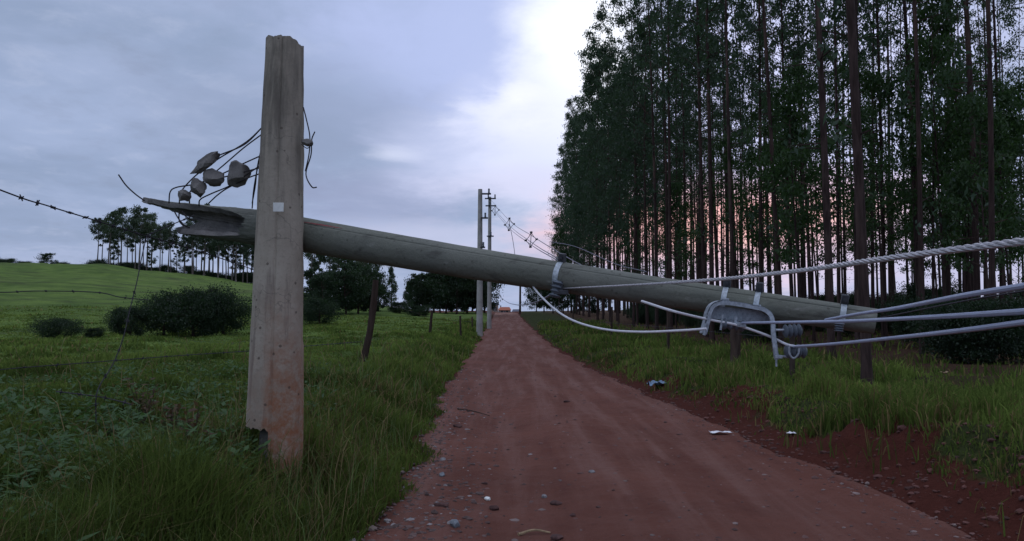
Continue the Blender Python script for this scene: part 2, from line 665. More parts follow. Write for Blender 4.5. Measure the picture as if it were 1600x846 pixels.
def mat_plain(name, col, rough=0.6, metal=0.0, var=0.25, scale=20):
    m, n, b = mat(name)
    co = obj_co(n)
    f = n.noise(co, scale, 5, 0.65)
    c = n.mix(n.maprange(f, 0.3, 0.7), tuple(q * (1 - var) for q in col), tuple(min(1, q * (1 + var)) for q in col))
    n.link(c, b.inputs["Base Color"])
    n.link(n.maprange(f, 0.3, 0.7, max(0.05, rough - 0.12), min(1, rough + 0.12)), b.inputs["Roughness"])
    b.inputs["Metallic"].default_value = metal
    bump(n, b, f, 0.15, 0.004)
    return m


M_GROUND, M_ROAD = mat_ground(), mat_road()
M_LEAF = mat_leaf("eucalyptus_leaf", (0.020, 0.042, 0.028), (0.058, 0.100, 0.056))
M_LEAF_Y = mat_leaf("sapling_leaf", (0.022, 0.052, 0.018), (0.055, 0.110, 0.034))
M_LEAF_FAR = mat_leaf("hazed_tree_leaf", (0.034, 0.058, 0.040), (0.075, 0.110, 0.066))  # leaf colour lightened to stand in for haze on the distant trees
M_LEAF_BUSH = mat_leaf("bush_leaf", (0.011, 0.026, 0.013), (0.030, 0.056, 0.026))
M_WEED = mat_leaf("weed_leaf", (0.035, 0.080, 0.030), (0.080, 0.150, 0.055))
M_GRASS = mat_grass()
M_BARK = mat_bark("eucalyptus_bark", (0.026, 0.018, 0.017), (0.078, 0.054, 0.048))
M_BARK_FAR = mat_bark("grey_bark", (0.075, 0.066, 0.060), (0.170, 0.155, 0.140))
M_POSTWOOD = mat_bark("weathered_wood", (0.030, 0.022, 0.018), (0.080, 0.060, 0.050))
M_STUB = mat_concrete("weathered_concrete", (0.285, 0.250, 0.198), (0.395, 0.352, 0.285), mud_z=1.75)
M_POLE = mat_concrete("olive_concrete", (0.150, 0.156, 0.138), (0.220, 0.224, 0.196), olive=0.5)
M_BREAK = mat_concrete("broken_concrete", (0.085, 0.082, 0.080), (0.235, 0.222, 0.205))
M_FARPOLE = mat_concrete("pale_concrete", (0.300, 0.290, 0.270), (0.420, 0.405, 0.380))
M_REBAR = mat_plain("rusty_rebar", (0.050, 0.042, 0.045), 0.8, 0.3, 0.4, 60)
M_GALV = mat_plain("galvanised_steel", (0.33, 0.37, 0.41), 0.6, 0.4, 0.3, 45)
M_STRAP = mat_plain("bright_zinc_band", (0.40, 0.45, 0.48), 0.55, 0.4, 0.3, 45)
M_DARKMETAL = mat_plain("dark_fittings", (0.055, 0.058, 0.065), 0.6, 0.3, 0.3, 40)
M_INSUL = mat_plain("blue_grey_polymer", (0.105, 0.125, 0.150), 0.5, 0.0, 0.2, 30)
M_CABLE = mat_plain("grey_cable_sheath", (0.32, 0.36, 0.47), 0.5, 0.0, 0.10, 30)
M_ALU = mat_plain("aluminium_strand", (0.45, 0.44, 0.455), 0.55, 0.5, 0.3, 80)
M_WHITEWIRE = mat_plain("pale_wire", (0.62, 0.63, 0.66), 0.5, 0.0, 0.1, 40)
M_THINWIRE = mat_plain("distant_wire", (0.16, 0.16, 0.19), 0.6, 0.2, 0.1, 10)
M_BARB = mat_plain("barbed_wire_steel", (0.045, 0.042, 0.050), 0.7, 0.4, 0.3, 60)
M_WHITE = mat_plain("white_enamel", (0.70, 0.72, 0.68), 0.5, 0.0, 0.08, 30)
M_REDPAINT = mat_plain("red_paint", (0.24, 0.05, 0.055), 0.8, 0.0, 0.4, 40)
M_STONE = mat_plain("grey_stone", (0.20, 0.195, 0.195), 0.85, 0.0, 0.35, 25)
M_STONE_B = mat_plain("blue_grey_stone", (0.17, 0.19, 0.205), 0.85, 0.0, 0.3, 25)
M_CLOD = mat_plain("dark_clod", (0.075, 0.040, 0.036), 0.95, 0.0, 0.4, 30)
M_PAPER = mat_plain("white_paper", (0.74, 0.74, 0.76), 0.7, 0.0, 0.08, 30)
M_BAG = mat_plain("blue_plastic", (0.14, 0.22, 0.32), 0.4, 0.0, 0.3, 20)
M_DRY = mat_plain("dry_leaf", (0.30, 0.22, 0.13), 0.9, 0.0, 0.3, 30)
M_BRICK = mat_plain("house_wall", (0.30, 0.22, 0.19), 0.9, 0.0, 0.2, 4)
M_PALEWALL = mat_plain("pale_wall", (0.55, 0.52, 0.50), 0.9, 0.0, 0.12, 4)
M_ROOF = mat_plain("clay_roof", (0.34, 0.115, 0.065), 0.85, 0.0, 0.3, 6)
M_DARKROOF = mat_plain("slate_roof", (0.085, 0.095, 0.125), 0.7, 0.0, 0.25, 6)
M_PANE = mat_plain("dark_pane", (0.03, 0.035, 0.045), 0.2, 0.0, 0.2, 6)

# ------------------------------------------------------------------ the ground sheet
def build_ground():
    front = np.radians(np.linspace(-47, 47, 470))
    rest = np.radians(np.linspace(50, 310, 88))
    ang = np.concatenate([front, rest])
    k = int(math.log(3000 / 0.5) / math.log(1.0175))
    rad = np.concatenate([[0.02], 0.5 * 1.0175 ** np.arange(k + 1)])
    A, Rr = np.meshgrid(ang, rad)
    X, Y = Rr * np.sin(A), Rr * np.cos(A)
    Z = terrain(X, Y)
    nr, na = X.shape
    verts = np.stack([X, Y, Z], -1).reshape(-1, 3)
    i, j = np.meshgrid(np.arange(nr - 1), np.arange(na), indexing='ij')
    j2 = (j + 1) % na
    quads = np.stack([i * na + j, (i + 1) * na + j, (i + 1) * na + j2, i * na + j2], -1).reshape(-1, 4)[:, ::-1]
    x, y = X.ravel(), Y.ravel()
    sl, sr = edge_l(y) - x, x - edge_r(y)
    nn = fbm(x * 1.3, y * 1.3, 77, 4)
    soil = np.maximum(1 - sst(0.05, 0.55, sl + (nn - 0.5) * 0.9), 0) * (sl > sr)
    cut = np.interp(y, [0, 7, 12, 20, 40], [1.0, 0.95, 0.75, 0.5, 0.4])
    soil = np.maximum(soil, (1 - sst(0.35, 0.95, sr + (nn - 0.5) * 1.5)) * (sr >= sl) * cut)
    soil[(sl < 0) & (sr < 0)] = 1
    far_red = sst(95, 115, y) * (1 - sst(300, 330, y)) * sst(-26, -16, x * 150 / np.maximum(y, 1)) * (1 - sst(0, 3, x))
    soil = np.maximum(soil, far_red)
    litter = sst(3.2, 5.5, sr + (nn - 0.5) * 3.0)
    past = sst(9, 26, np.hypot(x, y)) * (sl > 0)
    
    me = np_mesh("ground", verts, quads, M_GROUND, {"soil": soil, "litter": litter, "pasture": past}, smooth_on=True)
    o = link_mesh("ground", me)
    tag(o, kind="structure")


def road_z(X, Y):
    L, R = edge_l(Y) - 0.28, edge_r(Y) + 0.28
    mid = (X - L) / (R - L)
    near = 1 - sst(14, 30, Y)
    Z = z_road(Y)
    Z = Z - 0.050 * np.exp(-((mid - 0.30) / 0.085) ** 2) - 0.045 * np.exp(-((mid - 0.70) / 0.085) ** 2) + 0.03 * np.exp(-((mid - 0.5) / 0.1) ** 2)
    Z = Z + (fbm(X * 1.2, Y * 0.6, 41, 4) - 0.5) * 0.08
    return Z + near * ((fbm(X * 5, Y * 4, 43, 3) - 0.5) * 0.040 + (fbm(X * 20, Y * 20, 47, 3) - 0.5) * 0.016)


def build_road():
    ys = np.concatenate([np.arange(-12, 2.5, 0.35), np.arange(2.5, 14, 0.035), np.arange(14, 40, 0.12), np.arange(40, 171, 0.8)])
    t = np.linspace(0, 1, 150)
    L, R = edge_l(ys) - 0.28, edge_r(ys) + 0.28
    X = L[:, None] + (R - L)[:, None] * t[None]
    Yg = np.repeat(ys[:, None], len(t), 1)
    Z = road_z(X, Yg)
    edge = np.minimum(t, 1 - t)[None] * (R - L)[:, None]
    Z = Z - 0.10 * (1 - sst(0.0, 0.45, edge))
    n, m = X.shape
    verts = np.stack([X, Yg, Z], -1).reshape(-1, 3)
    i, j = np.meshgrid(np.arange(n - 1), np.arange(m - 1), indexing='ij')
    quads = np.stack([i * m + j, i * m + j + 1, (i + 1) * m + j + 1, (i + 1) * m + j], -1).reshape(-1, 4)
    o = link_mesh("dirt_road", np_mesh("dirt_road", verts, quads, M_ROAD, smooth_on=True))
    tag(o, kind="structure")


build_ground()
build_road()

# ------------------------------------------------------------------ grass
def blades(name, x, y, h, width, lean, tint, label):
    n = len(x)
    z = terrain(x, y) - 0.01
    a = rng.uniform(0, 2 * math.pi, n)
    la = rng.uniform(0, 2 * math.pi, n)
    bx, by = np.cos(a) * width / 2, np.sin(a) * width / 2
    dx, dy = np.cos(la) * lean * h, np.sin(la) * lean * h
    V = np.zeros((n, 5, 3))
    V[:, 0] = np.stack([x - bx, y - by, z], -1)
    V[:, 1] = np.stack([x + bx, y + by, z], -1)
    V[:, 2] = np.stack([x + dx * 0.35 + bx * 0.8, y + dy * 0.35 + by * 0.8, z + h * 0.6], -1)
    V[:, 3] = np.stack([x + dx * 0.35 - bx * 0.8, y + dy * 0.35 - by * 0.8, z + h * 0.6], -1)
    V[:, 4] = np.stack([x + dx, y + dy, z + h * np.clip(1 - lean * 0.25, 0.45, 1)], -1)
    base = (np.arange(n) * 5)[:, None]
    quads = base + np.array([[0, 1, 2, 3]])
    tris = base + np.array([[3, 2, 4]])
    col = np.ones((n, 5, 4))
    col[:, :, :3] = tint[:, None, :]
    me = np_mesh(name, V.reshape(-1, 3), quads, M_GRASS, {"tint": col.reshape(-1, 4)}, tris=tris)
    o = link_mesh(name, me)
    return tag(o, label, "grass", kind="stuff")


def scatter(N, r0, r1, a0, a1):
    r = np.exp(rng.uniform(math.log(r0), math.log(r1), N))
    a = np.radians(rng.uniform(a0, a1, N))
    return r * np.sin(a), r * np.cos(a), r


def tint_mix(n, x, y, dry, seed):
    g0, g1 = np.array([0.044, 0.068, 0.016]), np.array([0.130, 0.180, 0.040])
    f = np.clip(fbm(x * 0.7, y * 0.7, seed, 4) * 1.6 - 0.4 + rng.normal(0, 0.18, n), 0, 1)[:, None]
    c = g0 * (1 - f) + g1 * f
    yel = (rng.uniform(0, 1, n) < dry)[:, None]
    ycol = np.array([0.16, 0.125, 0.055]) * rng.uniform(0.5, 1.25, (n, 1))
    return np.where(yel, ycol, c)


def build_grass():
    # left verge and pasture
    x, y, r = scatter(330000, 2.4, 62, -47, 3)
    sl = edge_l(y) - x
    nn = fbm(x * 1.1, y * 1.1, 91, 4)
    keep = (sl > -0.12 + (nn - 0.5) * 0.9) & (rng.uniform(0, 1, len(x)) < np.clip(0.35 + nn * 1.1, 0, 1))
    keep &= ~((np.hypot((x + 1.95) / 0.55, (y - 5.75) / 0.75) < 1) & (rng.uniform(0, 1, len(x)) < 0.72))
    keep &= ~((y < 4.9) & (sl < 0.75 * (1.2 - 0.4 * (y - 3.5))) & (rng.uniform(0, 1, len(x)) < 0.72))
    keep &= ~((np.hypot(x + 2.35, y - 5.2) < 0.55) & (nn > 0.42))
    x, y, r, sl, nn = x[keep], y[keep], r[keep], sl[keep], nn[keep]
    verge = np.exp(-((sl - 0.9) / 0.8) ** 2)
    h = (0.055 + 0.19 * verge + 0.15 * sst(0.50, 0.78, nn)) * rng.uniform(0.55, 1.45, len(x)) * (1 + 0.35 * (r < 7))
    h = np.where(np.hypot((x + 1.95) / 0.6, (y - 5.6) / 0.9) < 1, h * 0.6, h)
    h = np.where(r > 12, h * np.interp(r, [12, 40], [1, 0.75]), h)
    wd = np.clip(0.0016 * r, 0.006, 0.07) * rng.uniform(0.7, 1.4, len(x))
    lean = np.abs(rng.normal(0.45, 0.30, len(x)))
    dry = 0.05 + 0.22 * verge * (r < 14) * sst(0.35, 0.6, fbm(x * 0.8, y * 0.8, 15, 3))
    tint = tint_mix(len(x), x, y, dry, 61)
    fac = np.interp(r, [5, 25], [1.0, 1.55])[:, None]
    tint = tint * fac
    fac = 1.0
    # long stalks and bent dry stems standing out of it
    xs, ys_, rs = scatter(9000, 2.8, 26, -45, 2)
    ss = edge_l(ys_) - xs
    k = (ss > 0.0) & (rng.uniform(0, 1, len(xs)) < np.exp(-((ss - 0.8) / 1.0) ** 2) + 0.10)
    xs, ys_, rs = xs[k], ys_[k], rs[k]
    hs = rng.uniform(0.25, 0.62, len(xs))
    ts = np.where((rng.uniform(0, 1, len(xs)) < 0.5)[:, None], np.array([0.19, 0.150, 0.075]), np.array([0.11, 0.16, 0.055])) * rng.uniform(0.6, 1.4, (len(xs), 1))
    x, y, h = np.concatenate([x, xs]), np.concatenate([y, ys_]), np.concatenate([h, hs])
    wd = np.concatenate([wd, np.clip(0.0011 * rs, 0.004, 0.03)])
    lean = np.concatenate([lean, np.abs(rng.normal(0.6, 0.4, len(xs)))])
    tint = np.concatenate([tint, ts])
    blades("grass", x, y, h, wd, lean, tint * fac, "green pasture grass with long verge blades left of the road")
    # right bank
    x, y, r = scatter(170000, 4.5, 60, 2, 46)
    sr = x - edge_r(y)
    nn = fbm(x * 1.1, y * 1.1, 191, 4)
    lim = np.interp(y, [4, 8, 14, 25], [0.48, 0.38, 0.22, 0.10]) - 0.55 * (rng.uniform(0, 1, len(x)) < 0.05)
    keep = (sr > 0.05) & (sr > lim + (nn - 0.5) * 0.8) & (rng.uniform(0, 1, len(x)) < np.clip(0.3 + nn * 1.1, 0, 1)) & (rng.uniform(0, 1, len(x)) > sst(2.4, 6.5, sr) * 0.94)
    x, y, r, sr, nn = x[keep], y[keep], r[keep], sr[keep], nn[keep]
    h = (0.07 + 0.24 * sst(0.40, 0.75, nn)) * rng.uniform(0.5, 1.4, len(x))
    wd = np.clip(0.0016 * r, 0.007, 0.07) * rng.uniform(0.7, 1.4, len(x))
    lean = np.abs(rng.normal(0.4, 0.28, len(x)))
    tint = tint_mix(len(x), x, y, 0.10 + 0.12 * (sr < 1.2), 67) * 1.35
    blades("grass", x, y, h, wd, lean, tint, "tall green grass on the bank between road and plantation")


def build_weeds():
    """low broad-leaved weeds in the near pasture"""
    n = 2000
    x, y, r = scatter(n, 3.2, 15, -45, -6)
    sl = edge_l(y) - x
    k = sl > 0.9
    x, y, r = x[k], y[k], r[k]
    V, Q = [], []
    for cx, cy, cr in zip(x, y, r):
        z = hz(cx, cy)
        hh = random.uniform(0.10, 0.30)
        for q in range(random.randint(6, 12)):
            a = random.uniform(0, 6.28)
            ln, wd = random.uniform(0.05, 0.13), random.uniform(0.022, 0.05)
            d = Vector((math.cos(a), math.sin(a), random.uniform(-0.2, 0.6)))
            s = Vector((-math.sin(a), math.cos(a), random.uniform(-0.3, 0.3))) * wd / 2
            b0 = Vector((cx + random.gauss(0, 0.04), cy + random.gauss(0, 0.04), z + random.uniform(0.2, 1) * hh))
            o = len(V)
            V += [b0, b0 + d * ln * 0.5 + s, b0 + d * ln, b0 + d * ln * 0.5 - s]
            Q.append((o, o + 1, o + 2, o + 3))
    me = np_mesh("weeds", np.array([tuple(v) for v in V]), np.array(Q), M_WEED)
    tag(link_mesh("weeds", me), "low broad-leaved weeds mixed through the near pasture grass", "weeds", kind="stuff")


build_grass()
build_weeds()

# ------------------------------------------------------------------ trees
def leaf_cloud(centres, dirs, length, width):
    """one diamond per leaf"""
    n = len(centres)
    d = dirs / np.linalg.norm(dirs, axis=1, keepdims=True)
    rv = rng.normal(0, 1, (n, 3))
    s = np.cross(d, rv)
    s /= np.linalg.norm(s, axis=1, keepdims=True) + 1e-9
    ln, wd = length[:, None], width[:, None]
    V = np.zeros((n, 4, 3))
    V[:, 0] = centres - d * ln * 0.5
    V[:, 1] = centres + s * wd * 0.5 - d * ln * 0.05
    V[:, 2] = centres + d * ln * 0.5
    V[:, 3] = centres - s * wd * 0.5 - d * ln * 0.05
    Q = (np.arange(n) * 4)[:, None] + np.arange(4)[None]
    return V.reshape(-1, 3), Q


def tree_meshes(H, r0, start, spread, limbs, per, leaf=(0.21, 0.075), bark=None, leafm=None, shape='tall', wob=0.25, stub_limbs=0):
    """trunk (with limbs) and crown meshes standing on the origin"""
    tb = MB()
    ph = random.uniform(0, 6)
    def axis(z):
        t = z / H
        return Vector((math.sin(t * 3.1 + ph) * wob * t, math.cos(t * 2.6 + ph * 2) * wob * t, z))
    rings = 14
    zs = [-0.25 + (H + 0.25) * k / rings for k in range(rings + 1)]
    zs.insert(1, 0.05); zs.insert(2, 0.35)
    rad = [r0 * (1.35 if z < 0 else 1.22 if z < 0.2 else 1.0 - 0.02 if z < 0.5 else max(0.045, max(0.0, 1 - z / H) ** 0.8)) for z in zs]
    rad[-1] = r0 * 0.06
    tb.tube([axis(max(z, -0.25)) for z in zs], rad, 9)
    cen, drs = [], []
    for k in range(limbs):
        f = (k + random.random()) / limbs
        z = H * (start + (1 - start) * f ** 0.9)
        if shape == 'tall':
            rr = spread * (1.0 - 0.72 * f) * (0.5 + 0.5 * min(1, f * 5 + 0.35)) * random.uniform(0.6, 1.2)
            up = random.uniform(0.15, 0.75)
        elif shape == 'umbrella':
            rr = spread * math.sin(math.pi * min(1, 0.18 + f * 0.78)) * random.uniform(0.6, 1.15)
            up = random.uniform(0.3, 0.9)
        elif shape == 'cone':
            rr = spread * (1.02 - f) * random.uniform(0.7, 1.1)
            up = random.uniform(-0.05, 0.3)
        else:
            rr = spread * math.sqrt(max(0.05, 1 - (2 * f - 0.9) ** 2 * 0.85)) * random.uniform(0.65, 1.12)
            up = random.uniform(0.0, 0.7)
        a = random.uniform(0, 6.283)
        b = axis(min(z, H * 0.98))
        tip = b + Vector((math.cos(a) * rr, math.sin(a) * rr, rr * up))
        mid = b.lerp(tip, 0.5) + Vector((0, 0, rr * 0.10))
        lr = max(0.012, r0 * 0.22 * (1 - f * 0.6))
        tb.tube([b, mid, tip], [lr, lr * 0.65, lr * 0.25], 4, cap=False)
        m = max(4, int(per * random.uniform(0.55, 1.35)))
        nclump = random.randint(1, 3)
        for q in range(nclump):
            c = b.lerp(tip, random.uniform(0.45, 1.05))
            sg = max(0.18, rr * 0.155)
            g = rng.normal(0, 1, (m // nclump + 1, 3)) * np.array([sg, sg, sg * 0.85]) + np.array([c.x, c.y, c.z - sg * 0.4])
            cen.append(g)
    for k in range(stub_limbs):
        z = random.uniform(0.12, start) * H
        a = random.uniform(0, 6.28)
        b = axis(z)
        ln = random.uniform(0.3, 1.1)
        tb.tube([b, b + Vector((math.cos(a) * ln, math.sin(a) * ln, ln * random.uniform(-0.2, 0.5)))], [0.02, 0.006], 4, cap=False)
        if random.random() < 0.6:
            c = b + Vector((math.cos(a) * ln, math.sin(a) * ln, 0.1))
            cen.append(rng.normal(0, 0.16, (16, 3)) + np.array(tuple(c)))
    cen = np.concatenate(cen)
    n = len(cen)
    d = rng.normal(0, 0.55, (n, 3)) + np.array([0, 0, -0.8])
    V, Q = leaf_cloud(cen, d, leaf[0] * rng.uniform(0.6, 1.3, n), leaf[1] * rng.uniform(0.7, 1.3, n))
    tm = tb.build("trunk", bark or M_BARK)
    cm = link_mesh("crown", np_mesh("crown", V, Q, leafm or M_LEAF))
    return tm, cm


PROTO = {}


def proto(key, count, **kw):
    PROTO[key] = []
    for _ in range(count):
        q = {k: (random.uniform(*v) if isinstance(v, tuple) and k in ("H", "r0", "spread", "start") else v) for k, v in kw.items()}
        tm, cm = tree_meshes(**q)
        PROTO[key].append((tm.data, cm.data))
        bpy.data.objects.remove(tm)
        bpy.data.objects.remove(cm)


def plant(name, key, x, y, label, cat, group=None, scale=1.0, tall=1.0, which=None, parts=True, crown_name="crown", z=None):
    t = thing(name, label, cat, (x, y, (hz(x, y) if z is None else z)), group)
    t.rotation_euler = (random.gauss(0, 0.012), random.gauss(0, 0.012), random.uniform(0, 6.283))
    t.scale = (scale, scale, scale * tall)
    tr, cr = PROTO[key][which if which is not None else random.randrange(len(PROTO[key]))]
    a = bpy.data.objects.new("trunk", tr); C.objects.link(a); a.parent = t
    b = bpy.data.objects.new(crown_name, cr); C.objects.link(b); b.parent = t
    return t


proto("tall", 8, H=(22.0, 26.0), r0=(0.075, 0.115), start=(0.42, 0.54), spread=(1.7, 2.3), limbs=42, per=74, stub_limbs=14)
proto("edge", 3, H=(22.0, 26.5), r0=(0.085, 0.12), start=(0.22, 0.30), spread=(2.3, 2.9), limbs=72, per=110, stub_limbs=8)
proto("sparse", 5, H=(22.0, 26.0), r0=(0.065, 0.10), start=(0.50, 0.62), spread=(1.5, 2.0), limbs=19, per=66, stub_limbs=8)
proto("young", 4, H=(8.0, 11.0), r0=(0.05, 0.07), start=(0.30, 0.42), spread=(1.5, 2.1), limbs=40, per=110, leafm=M_LEAF_Y, leaf=(0.17, 0.065))
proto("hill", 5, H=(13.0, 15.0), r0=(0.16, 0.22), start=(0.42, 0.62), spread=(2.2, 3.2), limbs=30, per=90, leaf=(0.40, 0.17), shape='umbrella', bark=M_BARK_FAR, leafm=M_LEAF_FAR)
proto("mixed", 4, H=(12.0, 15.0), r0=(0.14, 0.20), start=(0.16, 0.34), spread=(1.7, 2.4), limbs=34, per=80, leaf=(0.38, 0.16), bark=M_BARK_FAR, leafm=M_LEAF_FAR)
proto("round", 4, H=(6.0, 7.0), r0=(0.12, 0.16), start=(0.06, 0.14), spread=(2.3, 2.9), limbs=62, per=95, leaf=(0.32, 0.14), shape='round', leafm=M_LEAF_BUSH)
proto("cone", 2, H=(7.0, 8.0), r0=(0.10, 0.13), start=(0.10, 0.14), spread=(1.6, 1.9), limbs=46, per=60, leaf=(0.34, 0.12), shape='cone', leafm=M_LEAF_FAR)
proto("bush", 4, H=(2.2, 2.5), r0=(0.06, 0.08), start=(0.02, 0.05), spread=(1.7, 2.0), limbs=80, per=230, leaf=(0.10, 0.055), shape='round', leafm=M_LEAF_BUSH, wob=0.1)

PLANT_LABEL = "tall slender eucalyptus among the many alike trunks inside the dark plantation right of the road"
PLANT_GROUP = "plantation eucalyptus trees"
n_pl = 0
SPECIAL = [(5.45, 11.2), (8.1, 18.7)]
plant("eucalyptus_tree", "tall", 5.2, 10.9, "nearest thick dark trunk, rooted on the bank beside the fallen pole tip", "tree", PLANT_GROUP, 1.0, 1.0, which=0)
plant("eucalyptus_tree", "tall", 8.0, 18.6, "thick reddish trunk just left of the nearest bank tree, front row of plantation", "tree", PLANT_GROUP, 1.25, 0.85, which=1)
plant("eucalyptus_tree", "edge", 8.3, 104.0, "lowest treetop at the far left end of the plantation, leafy almost to the ground", "tree", PLANT_GROUP, 1.10, 1.04)
plant("eucalyptus_tree", "edge", 8.6, 70.0, "pointed treetop standing clear against the white cloud at plantation edge", "tree", PLANT_GROUP, 1.0, 1.10)
for row in range(10):
    xr = 8.0 + row * 2.8
    yy = xr / 0.74
    while yy < (112 if row < 8 else 70):
        px_, py_ = xr + random.gauss(0, 0.38), yy + random.gauss(0, 0.5)
        yy += 3.0 if row < 6 else 3.4
        if any(math.hypot(px_ - a, py_ - b) < 1.5 for a, b in SPECIAL):
            continue
        if row == 0 and py_ < 17:
            continue
        if row == 0 and (abs(py_ - 70) < 1.6 or abs(py_ - 104) < 2):
            continue
        if row >= 2 and random.random() < 0.10:
            continue
        s = random.uniform(0.86, 1.06)
        if row == 0 and py_ > 45:
            s = random.choice((0.80, 0.92, 1.02, 1.12)) * random.uniform(0.96, 1.05) * (1.06 if py_ > 80 else 1)
        key = "edge" if row == 0 and py_ > 42 else "tall" if row < 3 else "sparse"
        plant("eucalyptus_tree", key, px_, py_, PLANT_LABEL, "tree", PLANT_GROUP, s, random.uniform(0.95, 1.08))
        n_pl += 1
for k in range(46):
    px_, py_ = random.uniform(18, 38), random.uniform(20, 75)
    if px_ / py_ > 0.85 or px_ / py_ < 0.2: continue
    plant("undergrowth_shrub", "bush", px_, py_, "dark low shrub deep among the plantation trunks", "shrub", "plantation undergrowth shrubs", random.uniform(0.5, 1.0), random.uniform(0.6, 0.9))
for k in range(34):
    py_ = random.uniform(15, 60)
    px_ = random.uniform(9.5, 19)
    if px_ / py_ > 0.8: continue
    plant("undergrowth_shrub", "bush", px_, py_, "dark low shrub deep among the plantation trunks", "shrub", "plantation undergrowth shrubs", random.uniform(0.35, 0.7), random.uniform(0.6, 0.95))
YOUNG_LABEL = "young leafy sapling growing low among the plantation trunks"
for (px_, py_, s) in [(9.3, 24, 0.95), (11.2, 27.5, 1.0), (12.0, 24.0, 0.9), (14.2, 30, 1.1), (9.4, 33, 0.85), (13.5, 21, 0.8), (16.5, 27, 1.0), (17.5, 24.5, 0.9),
                      (12.5, 36, 1.1), (9.5, 43, 0.95), (15.5, 41, 1.15), (19, 33, 1.0), (21, 30, 1.0), (11.0, 50, 1.0), (9.4, 57, 0.9), (22.5, 36, 1.1)]:
    plant("sapling", "young", px_, py_, YOUNG_LABEL, "tree", "plantation undergrowth saplings", s)
for k in range(18):
    py_ = random.uniform(22, 62)
    px_ = random.uniform(max(12.0, py_ * 0.33), min(36.0, py_ * 0.74))
    plant("sapling", "young", px_, py_, YOUNG_LABEL, "tree", "plantation undergrowth saplings", random.uniform(0.7, 1.25), random.uniform(0.85, 1.2))
plant("sapling", "young", 5.6, 88, "spindly sapling standing apart at the far end of the plantation behind the sagging wires", "tree", "plantation undergrowth saplings", 1.15, 1.0)
print("plantation trees:", n_pl)

# the row of tall thin trees on the hill
HILL = [(306, 0.9), (325, 0.86), (340, 1.02), (356, 0.84), (368, 0.95), (380, 1.0), (392, 0.86), (176, 0.80), (228, 1.0), (420, 0.95), (150, 0.92), (168, 1.05), (188, 1.0), (206, 0.86), (216, 1.04), (236, 0.92), (252, 0.80), (266, 0.74), (287, 0.78), (300, 0.82), (318, 1.05), (332, 0.98), (348, 0.90),
        (362, 1.0), (374, 0.85), (386, 0.92), (398, 0.95), (412, 1.0), (430, 1.0), (450, 0.95)]
HILL += [(px, random.uniform(0.72, 1.0)) for px in range(158, 470, 13)]
for i, (px, s) in enumerate(HILL):
    d = random.uniform(160, 176)
    g = ground_at(px, d)
    lab = "thin bare-trunked eucalyptus in the row along the green hilltop"
    if px == 150:
        lab = "leftmost eucalyptus of the hilltop row, short crown beside a gap of sky"
    s *= random.uniform(0.86, 1.08)
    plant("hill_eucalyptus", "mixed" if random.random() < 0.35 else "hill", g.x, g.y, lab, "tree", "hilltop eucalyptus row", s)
# scrubby tree further left on the crest
g = ground_at(72, 172); plant("round_tree", "round", g.x, g.y, "lone dark bushy tree on the crest far left of the eucalyptus row", "tree", None, 0.78, 0.75)
for px in range(128, 480, 11):
    g = ground_at(px, random.uniform(168, 176)); plant("crest_shrub", "bush", g.x, g.y, "low dark shrub under the eucalyptus row on the hilltop", "shrub", "hilltop undergrowth shrubs", random.uniform(0.6, 1.5), random.uniform(0.5, 0.9))
for (px, s) in [(10, 0.62), (35, 0.5), (95, 0.55), (112, 0.40)]:
    g = ground_at(px, 174); plant("crest_shrub", "bush", g.x, g.y, "low dark shrub in the scrub along the far left hill crest", "shrub", "hill crest shrubs", s * 2.4, 0.7)
# the tree group right of the broken stub
MIDT = [(492, 98, 1.0), (522, 100, 0.98), (538, 88, 0.95), (552, 102, 1.0), (568, 86, 0.9), (580, 96, 0.86), (484, 84, 1.0), (500, 92, 1.02), (514, 86, 1.08), (530, 96, 1.05), (545, 90, 1.0), (560, 98, 1.02), (574, 94, 0.92), (586, 104, 0.82)]
for px, d, s in MIDT:
    g = ground_at(px, d)
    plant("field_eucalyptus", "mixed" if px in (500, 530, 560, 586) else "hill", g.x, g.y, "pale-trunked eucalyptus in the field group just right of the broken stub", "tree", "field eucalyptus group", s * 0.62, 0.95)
for px, d, s in [(508, 76, 0.6), (536, 76, 0.66), (570, 82, 0.62), (592, 84, 0.6), (488, 62, 0.62), (505, 60, 0.55), (522, 66, 0.72), (541, 64, 0.75), (560, 68, 0.80), (578, 70, 0.72)]:
    g = ground_at(px, d)
    plant("round_tree", "round", g.x, g.y, "dark bushy tree below the pale eucalyptus trunks in the field", "tree", "bushy field trees", s * 0.95, 0.85)
g = ground_at(612, 118); plant("slim_tree", "cone", g.x, g.y, "tall slim pointed tree alone on the skyline between two tree groups", "tree", None, 0.90, 1.05)
g = ground_at(638, 112); plant("slim_tree", "cone", g.x, g.y, "shorter pointed tree touching the dark roadside tree group", "tree", None, 0.72, 0.85)
for i, (px, d, s) in enumerate([(650, 104, 0.7), (669, 104, 0.85), (688, 103, 0.9), (706, 104, 0.95), (722, 106, 1.0), (738, 105, 1.0), (660, 92, 0.80), (678, 96, 0.86), (697, 90, 0.98), (714, 88, 0.98), (730, 94, 0.95), (745, 92, 0.92), (757, 100, 0.98)]):
    g = ground_at(px, d)
    plant("round_tree", "round", g.x, g.y, "dark round-crowned tree in the clump left of the far road", "tree", "roadside round trees", s * 0.95, 1.0)
for px, d, s in [(838, 118, 0.72), (850, 110, 0.8), (864, 100, 0.75), (880, 96, 0.7), (905, 90, 0.62), (935, 84, 0.6)]:
    x = (px - 800) / F * d
    plant("round_tree", "round", x, d, "dark shrubby tree at the foot of the plantation's far end", "tree", "plantation edge trees", s)
